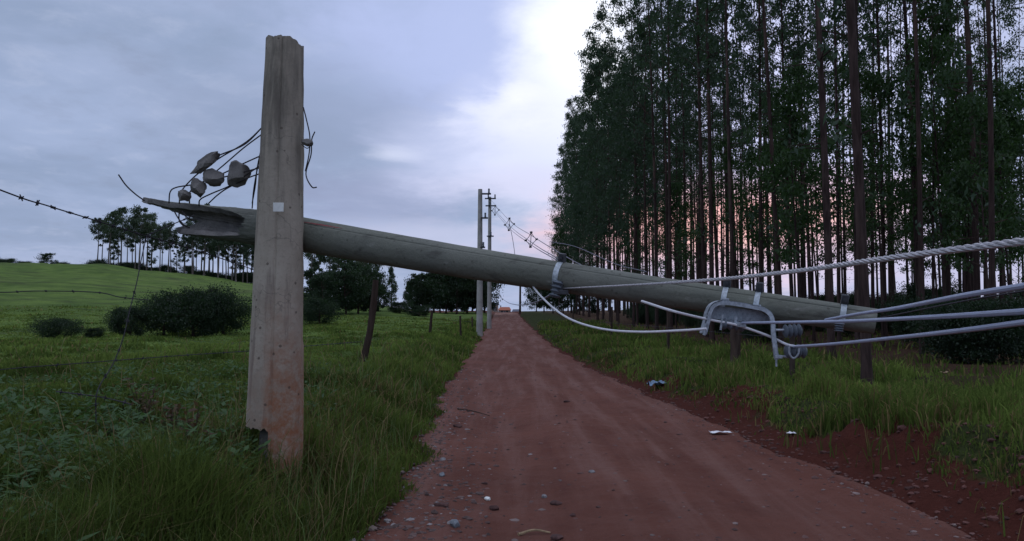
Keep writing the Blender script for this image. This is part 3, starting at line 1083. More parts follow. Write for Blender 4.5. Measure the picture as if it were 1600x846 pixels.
# bushes in the pasture
BUSH = [("large dark round bush, biggest of the pasture thicket beside the stub", 304, 32.0, 0.92, 0.88), ("dark bush joined to the left side of the biggest pasture bush", 258, 32.6, 0.70, 0.95),
        ("dark bush on the right end of the pasture thicket, against the stub", 350, 32.4, 0.76, 0.88), ("low bush tapering off the left end of the pasture thicket", 205, 31.6, 0.55, 0.85),
        ("small low round bush standing apart at the left of the pasture", 95, 31.0, 0.52, 0.62), ("very small shrub in the gap left of the pasture thicket", 150, 31.4, 0.24, 0.7),
        ("leafy bush seen just right of the broken stub", 500, 45.0, 0.70, 0.9)]
for lab, px, d, s, tall in BUSH:
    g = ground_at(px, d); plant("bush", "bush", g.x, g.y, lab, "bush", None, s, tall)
for lab, px, d, s in [("low green shrub on the pasture before the slim trees", 655, 70, 0.7), ("wide low shrub on the pasture under the round trees", 625, 74, 0.75)]:
    g = ground_at(px, d); plant("shrub", "bush", g.x, g.y, lab, "shrub", None, s, 0.55)

# ------------------------------------------------------------------ broken stub of the concrete pole
ST_D = 6.3
st_base = ground_at(428, ST_D)
stub = thing("broken_pole_stub", "upright concrete pole stub snapped off at the top, red mud on its foot", "pole stub", st_base)
ax0, ax1 = P(428, 716, ST_D), P(446, 64, ST_D + 0.10)
ax0.z = min(ax0.z, st_base.z)


def ring_shell(p_of, r_of, th_of, ends, name_mat_parent, nseg=64, nlen=26, thick=0.055):
    """hollow pole: p_of(s) axis, r_of(s) outer radius, ends(theta)->(s0,s1) torn ends per angle"""
    mb = MB()
    vs_, fs_ = [], []
    sA = [ends(2 * math.pi * k / nseg) for k in range(nseg)]
    for side in (0, 1):
        for k in range(nseg):
            th = 2 * math.pi * k / nseg
            s0, s1 = sA[k]
            for i in range(nlen + 1):
                s = s0 + (s1 - s0) * i / nlen
                c, e1, e2 = p_of(s)
                r = r_of(s, th) - (thick * (1 + 0.35 * mnoise.noise(Vector((s * 14, math.cos(th) * 5, math.sin(th) * 5)))) if side else 0)
                vs_.append(c + (e1 * math.cos(th) + e2 * math.sin(th)) * r)
    m = nlen + 1
    o2 = nseg * m
    rough = []
    for k in range(nseg):
        k2 = (k + 1) % nseg
        for i in range(nlen):
            fs_.append((k * m + i, k2 * m + i, k2 * m + i + 1, k * m + i + 1))
            rough.append(len(fs_)); fs_.append((o2 + k * m + i, o2 + k * m + i + 1, o2 + k2 * m + i + 1, o2 + k2 * m + i))
        rough += [len(fs_), len(fs_) + 1]
        fs_.append((k * m, o2 + k * m, o2 + k2 * m, k2 * m))
        fs_.append((k * m + nlen, k2 * m + nlen, o2 + k2 * m + nlen, o2 + k * m + nlen))
    mb.add(vs_, fs_)
    o = mb.build(*name_mat_parent)
    o.data.materials.append(M_BREAK)
    if len(o.data.polygons) == len(fs_):
        for k in rough: o.data.polygons[k].material_index = 1
    return o


ST_LEN = (ax1 - ax0).length
ST_T = (ax1 - ax0).normalized()
st_e1 = Vector((1, 0, 0)); st_e1 = (st_e1 - ST_T * st_e1.dot(ST_T)).normalized()
st_e2 = ST_T.cross(st_e1)                      # points away from the camera (+y)
def st_ax(s): return (ax0 + ST_T * s, st_e1, st_e2)
def st_r(s, th):
    r = 0.236 - 0.072 * max(0.0, s / ST_LEN) ** 1.15
    # two mould seams: a shallow step
    d = (th - math.radians(278) + math.pi) % (2 * math.pi) - math.pi
    r -= 0.012 * math.exp(-(d / 0.035) ** 2)
    d2 = (th - math.radians(250) + math.pi) % (2 * math.pi) - math.pi
    r -= 0.004 * math.exp(-(d2 / 0.10) ** 2)
    # crumbled right-hand flank near the top
    dr = (th - 0.15 + math.pi) % (2 * math.pi) - math.pi
    if abs(dr) < 0.8 and s > 1.0:
        r -= 0.014 * (0.5 + 0.5 * mnoise.noise(Vector((s * 6, th * 2, 0)))) * math.cos(dr / 0.8 * 1.57)
    r += 0.004 * mnoise.noise(Vector((s * 5, math.cos(th) * 3, math.sin(th) * 3)))
    return r
def st_ends(th):
    front_left = math.pi * 0.62 < th < math.radians(276)
    s0 = 0.30 + 0.03 * mnoise.noise(Vector((th * 7, 1, 2))) - 0.02 * math.cos(th) if front_left else -0.35
    top = ST_LEN - 0.012 + 0.020 * mnoise.noise(Vector((math.cos(th) * 2.2, math.sin(th) * 2.2, 5.0)))
    top += 0.012 * mnoise.noise(Vector((math.cos(th) * 7, math.sin(th) * 7, 2.0)))
    top -= 0.055 * math.exp(-(((th + 0.25 + math.pi) % (2 * math.pi) - math.pi) / 0.55) ** 2)     # chipped right corner
    return s0, top
ring_shell(st_ax, st_r, None, st_ends, ("shaft", M_STUB, stub), 160, 60, 0.075)
core = MB()
core.tube([ax0 + ST_T * s + st_e1 * 0.03 for s in (-0.45, -0.1, 0.15, 0.42)], [0.17, 0.165, 0.155, 0.14], 20)
core.build("core", M_BREAK, stub)
plug = MB()
pts, rr = [], []
for k in range(6):
    s = ST_LEN - 0.30 + 0.05 * k
    pts.append(ax0 + ST_T * s); rr.append(0.105)
plug.tube(pts, rr, 18)
plug.build("filling", M_BREAK, stub)
tg = MB()
pc = P(435, 324, ST_D - 0.205)
rz_ = Matrix.Rotation(math.radians(2), 3, 'Z')
tg.box(pc, (0.085, 0.008, 0.075), rz_)
tg.build("number_plate", M_WHITE, stub)["label"] = "small blank white square plate"
# torn reinforcement on the right flank of the stub
def rebar(pts, parent, r=0.0058, name="rebar"):
    mb = MB(); mb.tube(spline(pts, 6), r, 6)
    return mb.build(name, M_REBAR, parent)
sd = ST_D - 0.02
rebar([P(474, 168, sd), P(479, 188, sd - 0.02), P(484, 213, sd - 0.03), P(483, 240, sd), P(477, 268, sd)], stub)
rebar([P(492, 206, sd - 0.04), P(487, 219, sd - 0.03), P(486, 242, sd), P(478, 272, sd), P(487, 292, sd - 0.03), P(495, 293, sd - 0.03)], stub)
rebar([P(471, 226, sd), P(480, 232, sd - 0.02), P(487, 226, sd - 0.03)], stub, 0.004)


def chunk(name, c, size, rot, seed, label, cat="concrete chunk", mat_=None, group=None, jag=0.22, boxy=1.0):
    bm = bmesh.new()
    bmesh.ops.create_icosphere(bm, subdivisions=3, radius=1.0)
    planes = []
    for v in bm.verts:
        v.co = Vector([math.copysign(abs(q) ** boxy, q) for q in v.co])
    rr = random.Random(seed)
    for _ in range(11):
        nrm = Vector((rr.gauss(0, 1), rr.gauss(0, 1), rr.gauss(0, 1))).normalized()
        planes.append((nrm, rr.uniform(0.62, 0.9)))
    for v in bm.verts:
        for nrm, d in planes:
            k = v.co.dot(nrm)
            if k > d:
                v.co -= nrm * (k - d)
        v.co *= 1 + jag * 0.35 * mnoise.noise(v.co * 2.6 + Vector((seed * 3.1, 0, 0)))
        v.co *= 1 + jag * 0.15 * mnoise.noise(v.co * 8 + Vector((0, seed * 2.1, 0)))
    me = bpy.data.meshes.new(name)
    R3 = rot.to_matrix()
    for v in bm.verts:
        v.co = R3 @ Vector((v.co.x * size[0], v.co.y * size[1], v.co.z * size[2]))
    bm.to_mesh(me); bm.free()
    me.materials.append(mat_ or M_BREAK)
    smooth(me)
    me.set_sharp_from_angle(angle=math.radians(28))
    o = bpy.data.objects.new(name, me)
    C.objects.link(o)
    o.location = c
    return tag(o, label, cat, group)

from mathutils import Euler
FP = 6.62          # depth of the torn end
pxm = FP / F
chunk("concrete_chunk", P(481, 223, sd - 0.03), (0.055, 0.05, 0.032), Euler((0, 0.1, 0)), 3, "tiny concrete crumb caught in the wire right of the stub", group="hanging concrete chunks")
CH = [(322, 256, 25, 8.5, 33, 11, "long concrete splinter, topmost of the pieces hanging on the bars"),
      (333, 278, 16, 14, 20, 12, "rounded concrete lump just under the long hanging splinter"),
      (372, 273, 18, 19, 12, 13, "biggest hanging concrete block, nearest to the stub"),
      (310, 293, 11, 14, 8, 14, "small concrete lump hanging below and left of the rounded lump"),
      (288, 306, 8.5, 8.5, 0, 15, "smallest hanging concrete lump resting on the broken spike")]
for px, py, a, b, ang, sd_, lab in CH:
    chunk("concrete_chunk", P(px, py, FP - 0.14), (a * pxm * 1.12, 0.07, b * pxm * 1.12), Euler((0.2, -math.radians(ang), 0.0)), sd_, lab, group="hanging concrete chunks", jag=0.45, boxy=0.6 if a > 20 else 0.85)

# ------------------------------------------------------------------ the fallen pole
def pole_pt(px):
    cy = np.interp(px, [220, 275, 478, 749, 860, 995, 1240, 1385], [329.0, 337.5, 366.5, 408.5, 424.0, 446.0, 483.5, 505])
    d = np.interp(px, [220, 478, 995, 1240, 1385], [7.00, 6.66, 5.45, 5.05, 4.86])
    return P(px, float(cy), float(d))
fa, fb = pole_pt(440), pole_pt(1368)
FT = (fb - fa).normalized()
FLEN = (fb - fa).length
f_up = Vector((0, 0, 1)); f_up = (f_up - FT * f_up.dot(FT)).normalized()
f_fr = FT.cross(f_up)                     # towards / away from the camera
if f_fr.y > 0: f_fr = -f_fr               # towards the camera
fallen = thing("fallen_pole", "snapped concrete power pole lying slantwise across the road, hung on its cables", "pole", fa)
def f_ax(s):
    sag = 0.028 * math.sin(math.pi * max(0, min(1, s / FLEN)))
    return (fa + FT * s - f_up * sag, f_up, f_fr)      # theta 0 = top, 90 = camera side, 180 = bottom
def f_r(s, th):
    r = 0.158 - 0.0150 * s
    for cth in (math.radians(50), math.radians(230)):
        d = (th - cth + math.pi) % (2 * math.pi) - math.pi
        r -= 0.006 * math.exp(-(d / 0.04) ** 2)
    r += 0.0025 * mnoise.noise(Vector((s * 3, math.cos(th) * 3, math.sin(th) * 3)))
    if s < 0:
        r *= 1 + 0.025 * mnoise.noise(Vector((s * 9, math.cos(th) * 3, math.sin(th) * 3)))
        r -= 0.060 * max(0, min(1, (-s - 0.25) / 1.1)) * max(0.0, math.cos(th))
        r += 0.006 * mnoise.noise(Vector((s * 22, math.cos(th) * 9, math.sin(th) * 9)))
    return max(r, 0.07)
m_px = fa.y / F
def s_at(px):
    lo, hi = -2.2, FLEN
    for _ in range(40):
        mid = (lo + hi) / 2
        q = fa + FT * mid
        dv = q - EYE
        dep = dv.dot(_Fw)
        if 800 + F * dv.x / dep < px: lo = mid
        else: hi = mid
    return lo


TORN = [(-180, 292), (-168, 277), (-155, 276), (-135, 284), (-110, 293), (-97, 292), (-82, 264), (-62, 238), (-42, 226), (-20, 220), (0, 223), (12, 246), (20, 292), (32, 335), (48, 376), (66, 398),
        (105, 396), (125, 390), (140, 366), (152, 326), (165, 296), (180, 292)]
def f_ends(th):
    deg = math.degrees((th + math.pi) % (2 * math.pi) - math.pi)
    L_ = -s_at(float(np.interp(deg, [a for a, b in TORN], [b for a, b in TORN])))
    L_ += 0.06 * mnoise.noise(Vector((math.cos(th) * 6, math.sin(th) * 6, 3))) + 0.045 * mnoise.noise(Vector((math.cos(th) * 17, math.sin(th) * 17, 3)))
    return -L_, FLEN
shaft = ring_shell(f_ax, f_r, None, f_ends, ("shaft", M_POLE, fallen), 160, 150, 0.05)
endcap = MB()
c, e1, e2 = f_ax(FLEN)
endcap.tube([c - FT * 0.03, c - FT * 0.004], 0.072, 24)
endcap.build("end_cap", M_BREAK, fallen)
# red paint mark along the shoulder
rp = MB()
def on_pole(s, deg, lift=0.002):
    c, e1, e2 = f_ax(s); th = math.radians(deg)
    return c + (e1 * math.cos(th) + e2 * math.sin(th)) * (f_r(s, th) + lift)
prev = None
vs_, fs_ = [], []
for k in range(16):
    s = 0.30 + 0.42 * k / 15
    wd = 2.0 * math.sin(math.pi * (k + 0.6) / 16.2) + 0.5
    for q in range(4):
        vs_.append(on_pole(s, 44 - 4 * k / 15 - wd + 2 * wd * q / 3))
for k in range(15):
    for q in range(3):
        fs_.append((k * 4 + q, k * 4 + q + 1, (k + 1) * 4 + q + 1, (k + 1) * 4 + q))
rp.add(vs_, fs_)
rp.build("paint_mark", M_REDPAINT, fallen)["label"] = "red painted streak"

# reinforcing bars between the stub and the torn end
bd = FP - 0.10
BARS = [
    [P(414, 195, ST_D), P(385, 222, 6.45), P(345, 246, bd), P(318, 265, bd), P(300, 280, bd), P(283, 300, bd), P(280, 318, bd + 0.1)],
    [P(412, 208, ST_D), P(380, 232, 6.45), P(345, 262, bd), P(310, 290, bd), P(297, 300, bd), P(296, 318, bd + 0.1)],
    [P(411, 198, ST_D), P(382, 226, 6.45), P(342, 243, bd)],
    [P(409, 243, ST_D), P(380, 256, 6.45), P(347, 272, bd), P(318, 284, bd), P(300, 289, bd), P(276, 293, bd), P(266, 300, bd), P(264, 318, bd + 0.05)],
    [P(408, 262, ST_D), P(385, 268, 6.42), P(350, 277, bd)],
    [P(408, 258, ST_D), P(384, 274, 6.42), P(358, 291, bd), P(330, 303, bd), P(313, 312, bd), P(311, 322, bd + 0.1)],
    [P(408, 271, ST_D), P(386, 279, 6.42), P(356, 294, bd), P(340, 305, bd), P(326, 318, bd + 0.1)],
    [P(407, 240, ST_D - 0.02), P(400, 275, 6.40), P(396, 300, 6.45), P(394, 326, 6.5)],
    [P(410, 225, ST_D - 0.02), P(402, 262, 6.40), P(399, 290, 6.45), P(394, 318, 6.5)],
    [P(272, 330, bd), P(279, 342, bd), P(288, 352, bd), P(296, 356, bd + 0.05)],
    [P(280, 330, bd), P(280, 345, bd), P(286, 353, bd)],
    [P(284, 330, bd), P(292, 340, bd), P(305, 345, bd + 0.1)],
    [P(226, 314, FP + 0.05), P(212, 304, FP), P(197, 290, FP - 0.05), P(185, 273, FP - 0.1)],
]
for b in BARS:
    rebar(b, fallen, 0.0062)


# bands, brackets and insulators
def ring_band(s, width, mat_, name="metal_band", gap=0.006, deg0=0, deg1=360):
    mb = MB()
    n = 40
    vs_, fs_ = [], []
    for w_ in (-width / 2, width / 2):
        for lift in (0.001, gap):
            for k in range(n + 1):
                th = deg0 + (deg1 - deg0) * k / n
                vs_.append(on_pole(s + w_, th, lift))
    m = n + 1
    for k in range(n):
        a = k
        fs_.append((m + a, m + a + 1, 3 * m + a + 1, 3 * m + a))
        fs_.append((a, a + 1, m + a + 1, m + a))
        fs_.append((2 * m + a + 1, 2 * m + a, 3 * m + a, 3 * m + a + 1))
    mb.add(vs_, fs_)
    return mb.build(name, mat_, fallen)


def lug(band, s, deg, size, mat_=None, name="clamp"):
    c, e1, e2 = f_ax(s); th = math.radians(deg)
    nrm = e1 * math.cos(th) + e2 * math.sin(th)
    tn = FT.cross(nrm)
    Mx = Matrix((FT, tn, nrm)).transposed()
    mb = MB()
    cc = on_pole(s, deg, size[2] / 2 - 0.01)
    mb.box(cc, size, Mx)
    # bolt and nuts through the ears
    mb.tube([cc - tn * size[1] * 0.9, cc + tn * size[1] * 0.9], 0.007, 8)
    mb.tube([cc + tn * size[1] * 0.62, cc + tn * size[1] * 0.80], 0.013, 6)
    mb.tube([cc - tn * size[1] * 0.80, cc - tn * size[1] * 0.62], 0.013, 6)
    return mb.build(name, mat_ or M_DARKMETAL, band)


for px, wd in ((876, 0.042), (1133, 0.036), (1183, 0.036), (1316, 0.036)):
    s = s_at(px)
    bnd = ring_band(s, wd, M_STRAP)
    lug(bnd, s, 8, (0.048, 0.06, 0.075))


def insulator(p, axis, length, r, parent, name="insulator", fins=4, mat_=None):
    axis = axis.normalized()
    mb = MB()
    pts, rd = [], []
    for k in range(fins):
        t0 = (k + 0.0) / fins; t1 = (k + 0.45) / fins; t2 = (k + 0.55) / fins; t3 = (k + 0.98) / fins
        for t, q in ((t0, 0.62), (t1, 1.0), (t2, 1.0), (t3, 0.62)):
            pts.append(p + axis * (t - 0.5) * length); rd.append(r * q)
    mb.tube(pts, rd, 16)
    return mb.build(name, mat_ or M_INSUL, parent)


# insulator under the first band
s = s_at(870)
q = P(872, 450, float(f_ax(s)[0].y) - 0.12)
cl0 = MB()
cl0.box(q, (0.07, 0.06, 0.10)); cl0.box(q + Vector((0.02, -0.02, -0.035)), (0.11, 0.05, 0.035))
cl0.tube([q + Vector((-0.06, 0, 0.02)), q + Vector((0.10, 0, 0.02))], 0.009, 8)
clo = cl0.build("cable_clamp", M_DARKMETAL, fallen)
insulator(q + Vector((-0.015, -0.01, -0.01)), Vector((0.25, 0, 1)), 0.13, 0.042, clo)

# the C-shaped galvanised bracket: channel section swept along its outline
BD = float(f_ax(s_at(1160))[0].y) - 0.15
outline = [P(1101, 522, BD - 0.05), P(1106, 503, BD - 0.05), P(1109, 489, BD - 0.05), P(1115, 478, BD - 0.05), P(1128, 473, BD - 0.05), P(1150, 475, BD - 0.05), P(1178, 480, BD - 0.06), P(1194, 484, BD - 0.06),
           P(1204, 492, BD - 0.07), P(1208, 504, BD - 0.08), P(1209, 522, BD - 0.09), P(1212, 545, BD - 0.10), P(1214, 562, BD - 0.10)]
path = spline(outline, 5)
br = MB()
def strip(path, wid, dep, off):
    """flat bar: width wid in the picture plane, depth dep going back"""
    vs_, fs_ = [], []
    m = len(path)
    back = Vector((0, 1, 0))
    for i, p in enumerate(path):
        t = (path[min(i + 1, m - 1)] - path[max(i - 1, 0)]).normalized()
        nr = t.cross(back).normalized()
        for a, b in ((-0.5, 0), (0.5, 0), (0.5, 1), (-0.5, 1)):
            vs_.append(p + nr * (a * wid + off) + back * (b * dep))
    for i in range(m - 1):
        for k in range(4):
            fs_.append((i * 4 + k, i * 4 + (k + 1) % 4, (i + 1) * 4 + (k + 1) % 4, (i + 1) * 4 + k))
    fs_.append((3, 2, 1, 0)); fs_.append(tuple((m - 1) * 4 + k for k in range(4)))
    br.add(vs_, fs_)
strip(path, 0.030, 0.006, 0.0)           # front flange
strip(path, 0.006, 0.085, 0.012)         # web
pl = [P(1110, 482, BD + 0.03), P(1118, 478, BD + 0.03), P(1192, 487, BD + 0.02), P(1204, 494, BD + 0.02), P(1206, 506, BD + 0.02), P(1108, 498, BD + 0.03)]
br.add(pl + [q + Vector((0, 0.006, 0)) for q in pl], [(5, 4, 3, 2, 1, 0), (6, 7, 8, 9, 10, 11)] + [(k, (k + 1) % 6, 6 + (k + 1) % 6, 6 + k) for k in range(6)])
for px, py in ((1133, 470), (1183, 480)):
    br.box(P(px, py, BD - 0.02), (0.04, 0.05, 0.03))
br.box(P(1216, 558, BD - 0.10), (0.05, 0.03, 0.02))
br.tube([P(1212, 556, BD - 0.09), P(1232, 558, BD - 0.09)], 0.008, 8)
br.tube([P(1212, 516, BD - 0.09), P(1226, 516, BD - 0.09)], 0.008, 8)
br.tube([P(1213, 556, BD - 0.095), P(1213, 573, BD - 0.095)], 0.007, 8)
br.tube([P(1104, 505, BD - 0.05), P(1100, 524, BD - 0.05)], 0.010, 8)
bracket = br.build("bracket", M_GALV, fallen)
insulator(P(1146, 508, BD - 0.02), Vector((1, 0, -0.12)), 0.16, 0.040, bracket)
insulator(P(1238, 517, BD - 0.08), Vector((1, 0, 0.05)), 0.12, 0.045, bracket)
insulator(P(1243, 549, BD - 0.09), Vector((1, 0, 0.0)), 0.14, 0.048, bracket)
cl1 = MB(); cl1.tube([P(1129, 492, BD - 0.04), P(1126, 516, BD - 0.04)], 0.008, 8); cl1.tube([P(1150, 495, BD - 0.04), P(1149, 506, BD - 0.04)], 0.012, 8)
cl1.box(P(1158, 508, BD - 0.06), (0.06, 0.03, 0.03)); cl1.build("clevis", M_GALV, bracket)
cl2 = MB(); pts = [P(1233, 542, BD - 0.14), P(1234, 554, BD - 0.14), P(1240, 560, BD - 0.14), P(1247, 554, BD - 0.14), P(1249, 542, BD - 0.14)]
cl2.tube(spline(pts, 5), 0.007, 8); cl2.build("clevis", M_GALV, bracket)
s = s_at(1316)
insulator(P(1311, 512, float(f_ax(s)[0].y) - 0.11), Vector((0.1, 0, 1)), 0.06, 0.03, fallen)

# ------------------------------------------------------------------ cables of the fallen pole
def wire(name, pts, r, mat_, label, cat="cable", sub=10, n=8, group=None, tail=None):
    path = spline(pts, sub)
    if tail is not None:                       # run on past the photographer to the next pole
        d0 = (path[-1] - path[-2]).normalized()
        p0, p1 = path[-1], Vector(tail)
        for k in range(1, 13):
            t = k / 12
            path.append(p0.lerp(p1, t * t * (3 - 2 * t) * 0.4 + t * 0.6) + d0 * (1.2 * t * (1 - t) ** 2))
    mb = MB(); mb.tube(path, r, n)
    o = mb.build(name, mat_)
    return tag(o, label, cat, group)

# heavy twisted cable
path = spline([P(876, 451, 5.62), P(900, 450, 5.5), P(1000, 445, 4.9), P(1130, 436, 4.05), P(1250, 423, 3.2), P(1350, 409, 2.62), P(1470, 393, 2.15), P(1600, 377, 1.80), P(1780, 352, 1.45), P(2250, 300, 1.0)], 14)
path += spline([path[-1] + Vector((0.4, -0.45, 0.1)), path[-1] + Vector((3, -6, 0.9)), path[-1] + Vector((7, -16, 2.4))], 10)
dense = []
for a, b in zip(path[:-1], path[1:]):
    k = max(1, int((b - a).length / 0.012)) if (a - EYE).length < 7 else 2
    for q in range(k):
        dense.append(a.lerp(b, q / k))
dense.append(path[-1])
tw = MB()
acc = [0.0]
for a, b in zip(dense[:-1], dense[1:]): acc.append(acc[-1] + (b - a).length)
for st in range(4):
    pts = []
    for i, p in enumerate(dense):
        t = (dense[min(i + 1, len(dense) - 1)] - dense[max(i - 1, 0)]).normalized()
        e1 = t.cross(Vector((0, 0, 1))).normalized(); e2 = t.cross(e1)
        a = acc[i] * 2 * math.pi / 0.16 + st * math.pi / 2
        grow = 0.45 + 0.55 * min(1, acc[i] / 1.6)
        pts.append(p + (e1 * math.cos(a) + e2 * math.sin(a)) * 0.0060 * grow)
    tw.tube(pts, [0.0049 * (0.45 + 0.55 * min(1, q / 1.6)) for q in acc], 6)
tag(tw.build("twisted_cable", M_ALU), "thick twisted aluminium cable running from the pole clamp to the upper right", "cable")

G = "loosened smooth power cables"
wire("power_cable", [P(1290, 500, 4.6), P(1340, 491, 3.9), P(1400, 482, 3.2), P(1500, 463, 2.35), P(1600, 447, 1.85), P(1720, 424, 1.62)], 0.0085, M_CABLE,
     "upper smooth grey cable rising to the right past the pole tip", group=G, tail=(5.5, -12, 4.2))
wire("power_cable", [P(1160, 505, BD - 0.07), P(1230, 504, 4.2), P(1330, 502, 3.6), P(1450, 496, 2.75), P(1600, 487, 1.95), P(1720, 479, 1.66)], 0.0085, M_CABLE,
     "middle smooth grey cable leaving the bracket almost level", group=G, tail=(5.7, -12, 4.0))
wire("power_cable", [P(1240, 542, BD - 0.15), P(1300, 538, 4.0), P(1400, 528, 3.2), P(1500, 517, 2.45), P(1600, 504, 1.95), P(1720, 488, 1.66)], 0.0085, M_CABLE,
     "lowest smooth grey cable, from the bracket's lower insulator", group=G, tail=(5.9, -12, 3.8))
wire("jumper_cable", [P(832, 447, 5.75), P(845, 463, 5.6), P(870, 486, 5.4), P(900, 503, 5.1), P(945, 515, 4.85), P(1000, 519, 4.6), P(1060, 517, 4.45), P(1104, 514, 4.36)], 0.0075, M_WHITEWIRE,
     "pale cable drooping in a slack loop under the fallen pole")
wire("jumper_cable", [P(1003, 471, 5.2), P(1050, 486, 4.8), P(1104, 499, BD - 0.04), P(1150, 508, BD - 0.06), P(1200, 525, BD - 0.05), P(1228, 538, BD - 0.10), P(1244, 542, BD - 0.14)], 0.009, M_WHITEWIRE,
     "pale cable slanting down from behind the pole through the bracket")
wire("stay_wire", [P(1360, 500, 4.3), P(1420, 488, 3.8), P(1510, 470, 3.2), P(1600, 455, 2.8), P(1720, 437, 2.5)], 0.0035, M_BARB,
     "thin dark wire just below the upper smooth grey cable", tail=(6.1, -12, 4.4))
wire("ground_line", [P(868, 456, 5.6), P(850, 467, 8.0), P(835, 473, 12), P(818, 477, 18), P(804, 476, 26), P(792, 472, 36), P(782, 462, 52), P(776, 440, 70)], 0.011, M_THINWIRE,
     "slack thin line sagging over the road towards the far poles")

# ------------------------------------------------------------------ standing poles down the road
FARMAT = M_FARPOLE


def far_pole(px, py_top, d, r0, r1, label, arms):
    g = ground_at(px, d)
    top = P(px + 0.8, py_top, d)
    t = thing("power_pole", label, "pole", g, "standing power poles")
    mb = MB(); mb.tube([g - Vector((0, 0, 0.3)), g.lerp(top, 0.5), top], [r0, (r0 + r1) / 2, r1], 14); mb.build("shaft", FARMAT, t)
    for frac, x0, x1, pins in arms:
        c = g.lerp(top, frac)
        mb = MB(); mb.box(c + Vector(((x0 + x1) / 2, -r1 - 0.05, 0)), (abs(x1 - x0), 0.08, 0.09))
        arm = mb.build("crossarm", M_DARKMETAL, t)
        for q in pins:
            p = c + Vector((q, -r1 - 0.05, 0.17))
            insulator(p, Vector((0, 0, 1)), 0.26, 0.06, arm, fins=3)
    return t, top

p1, p1t = far_pole(749.5, 296, 41.5, 0.19, 0.12, "nearest standing concrete pole, tallest on the left of the far road", [(0.965, 0.1, 0.62, (0.5,)), (0.80, 0.05, 0.45, (0.3,)), (0.60, 0.05, 0.3, (0.2,))])
p2, p2t = far_pole(764.5, 308, 53.0, 0.17, 0.11, "second concrete pole with double crossarm, just behind the nearest one", [(0.985, -0.35, 0.45, (-0.1, 0.38)), (0.93, -0.30, 0.40, (0.0,)), (0.70, -0.2, 0.3, (0.1,))])
FARMAT = M_POSTWOOD
p3, p3t = far_pole(812.5, 404, 112.0, 0.17, 0.12, "dark distant pole right of the road, lower part seen under the fallen pole", [(0.96, -0.5, 0.5, (-0.4, 0.4))])
# thin double conductors beside the second pole
LG = "distant overhead lines"
lines = [("topmost thin line from the second pole down towards the fallen pole", (770, 316), (796, 345), (830, 368), (889, 404), 0),
         ("middle thin line from the second pole, carrying the diamond spacers", (770, 325), (795, 352), (829, 378), (868, 402), 0.3),
         ("lower thin line from the second pole, ending behind the fallen pole", (769, 326), (794, 355), (826, 380), (860, 401), 0.6)]
for lab, a, b, c, d_, k in lines:
    wire("overhead_line", [P(a[0] - 3, a[1] - 4, 52.5), P(a[0], a[1], 46), P(b[0], b[1], 27 + k), P(c[0], c[1], 16 + k * 0.5), P(d_[0], d_[1], 9.5), P(d_[0] + 60, d_[1] + 30, 7.6)], 0.0065, M_THINWIRE, lab, "power line", 8, 6, LG)
wire("overhead_line", [P(796, 350, 26.5), P(802, 380, 26.5), P(807, 420, 26.3)], 0.010, M_THINWIRE, "loose thin wire hanging straight down from the middle spacer", "power line", 6, 6, LG)
wire("overhead_line", [P(860, 378, 11), P(900, 386, 9.6), P(960, 412, 8.4), P(1010, 425, 7.5)], 0.005, M_THINWIRE, "thin line crossing in front of the trunks just above the fallen pole", "power line", 8, 6, LG)


def spacer(px, py, d, size, label):
    mb = MB()
    c = P(px, py, d)
    k = size
    top, bot, lf, rt = c + Vector((0, 0, k)), c + Vector((-0.1 * k, 0, -k)), c + Vector((-0.75 * k, 0, -0.1 * k)), c + Vector((0.75 * k, 0, 0.05 * k))
    for a, b in ((top, lf), (lf, bot), (bot, rt), (rt, top)):
        mb.tube([a, a.lerp(b, 0.5) * 0.86 + c * 0.14, b], k * 0.045, 6)
    for a in (top, bot, lf, rt):
        mb.tube([a - Vector((0.17 * k, 0, 0)), a + Vector((0.17 * k, 0, 0.05 * k))], k * 0.13, 8)
    mb.tube([top, bot], k * 0.05, 6)
    return tag(mb.build("line_spacer", M_DARKMETAL), label, "line spacer", "diamond line spacers")


spacer(774, 329, 40, 0.26, "small diamond line spacer closest to the second pole")
spacer(796, 351, 26.7, 0.22, "diamond line spacer halfway along the sagging lines")
spacer(830, 375, 16.0, 0.16, "lowest diamond line spacer, nearest to the plantation leaves")

# ------------------------------------------------------------------ fences
def post(px0, py0, px1, py1, d, r, label, group, bend=0.0):
    b, t = P(px0, py0, d), P(px1, py1, d)
    g = hz(b.x, b.y)
    foot = Vector((b.x - (t.x - b.x) * 0.15, b.y, min(b.z, g) - 0.25))
    pts = [foot, b, b.lerp(t, 0.35) + Vector((bend, 0, 0)), b.lerp(t, 0.7) + Vector((bend * 0.8, 0, 0)), t]
    mb = MB(); mb.tube(pts, [r * 1.1, r * 1.05, r, r * 0.92, r * 0.85], 10)
    o = mb.build("fence_post", M_POSTWOOD)
    for v in o.data.vertices:
        v.co += Vector((mnoise.noise(v.co * 6), mnoise.noise(v.co * 6 + Vector((9, 0, 0))), mnoise.noise(v.co * 9 + Vector((0, 5, 0))))) * r * 0.22
    return tag(o, label, "fence post", group)


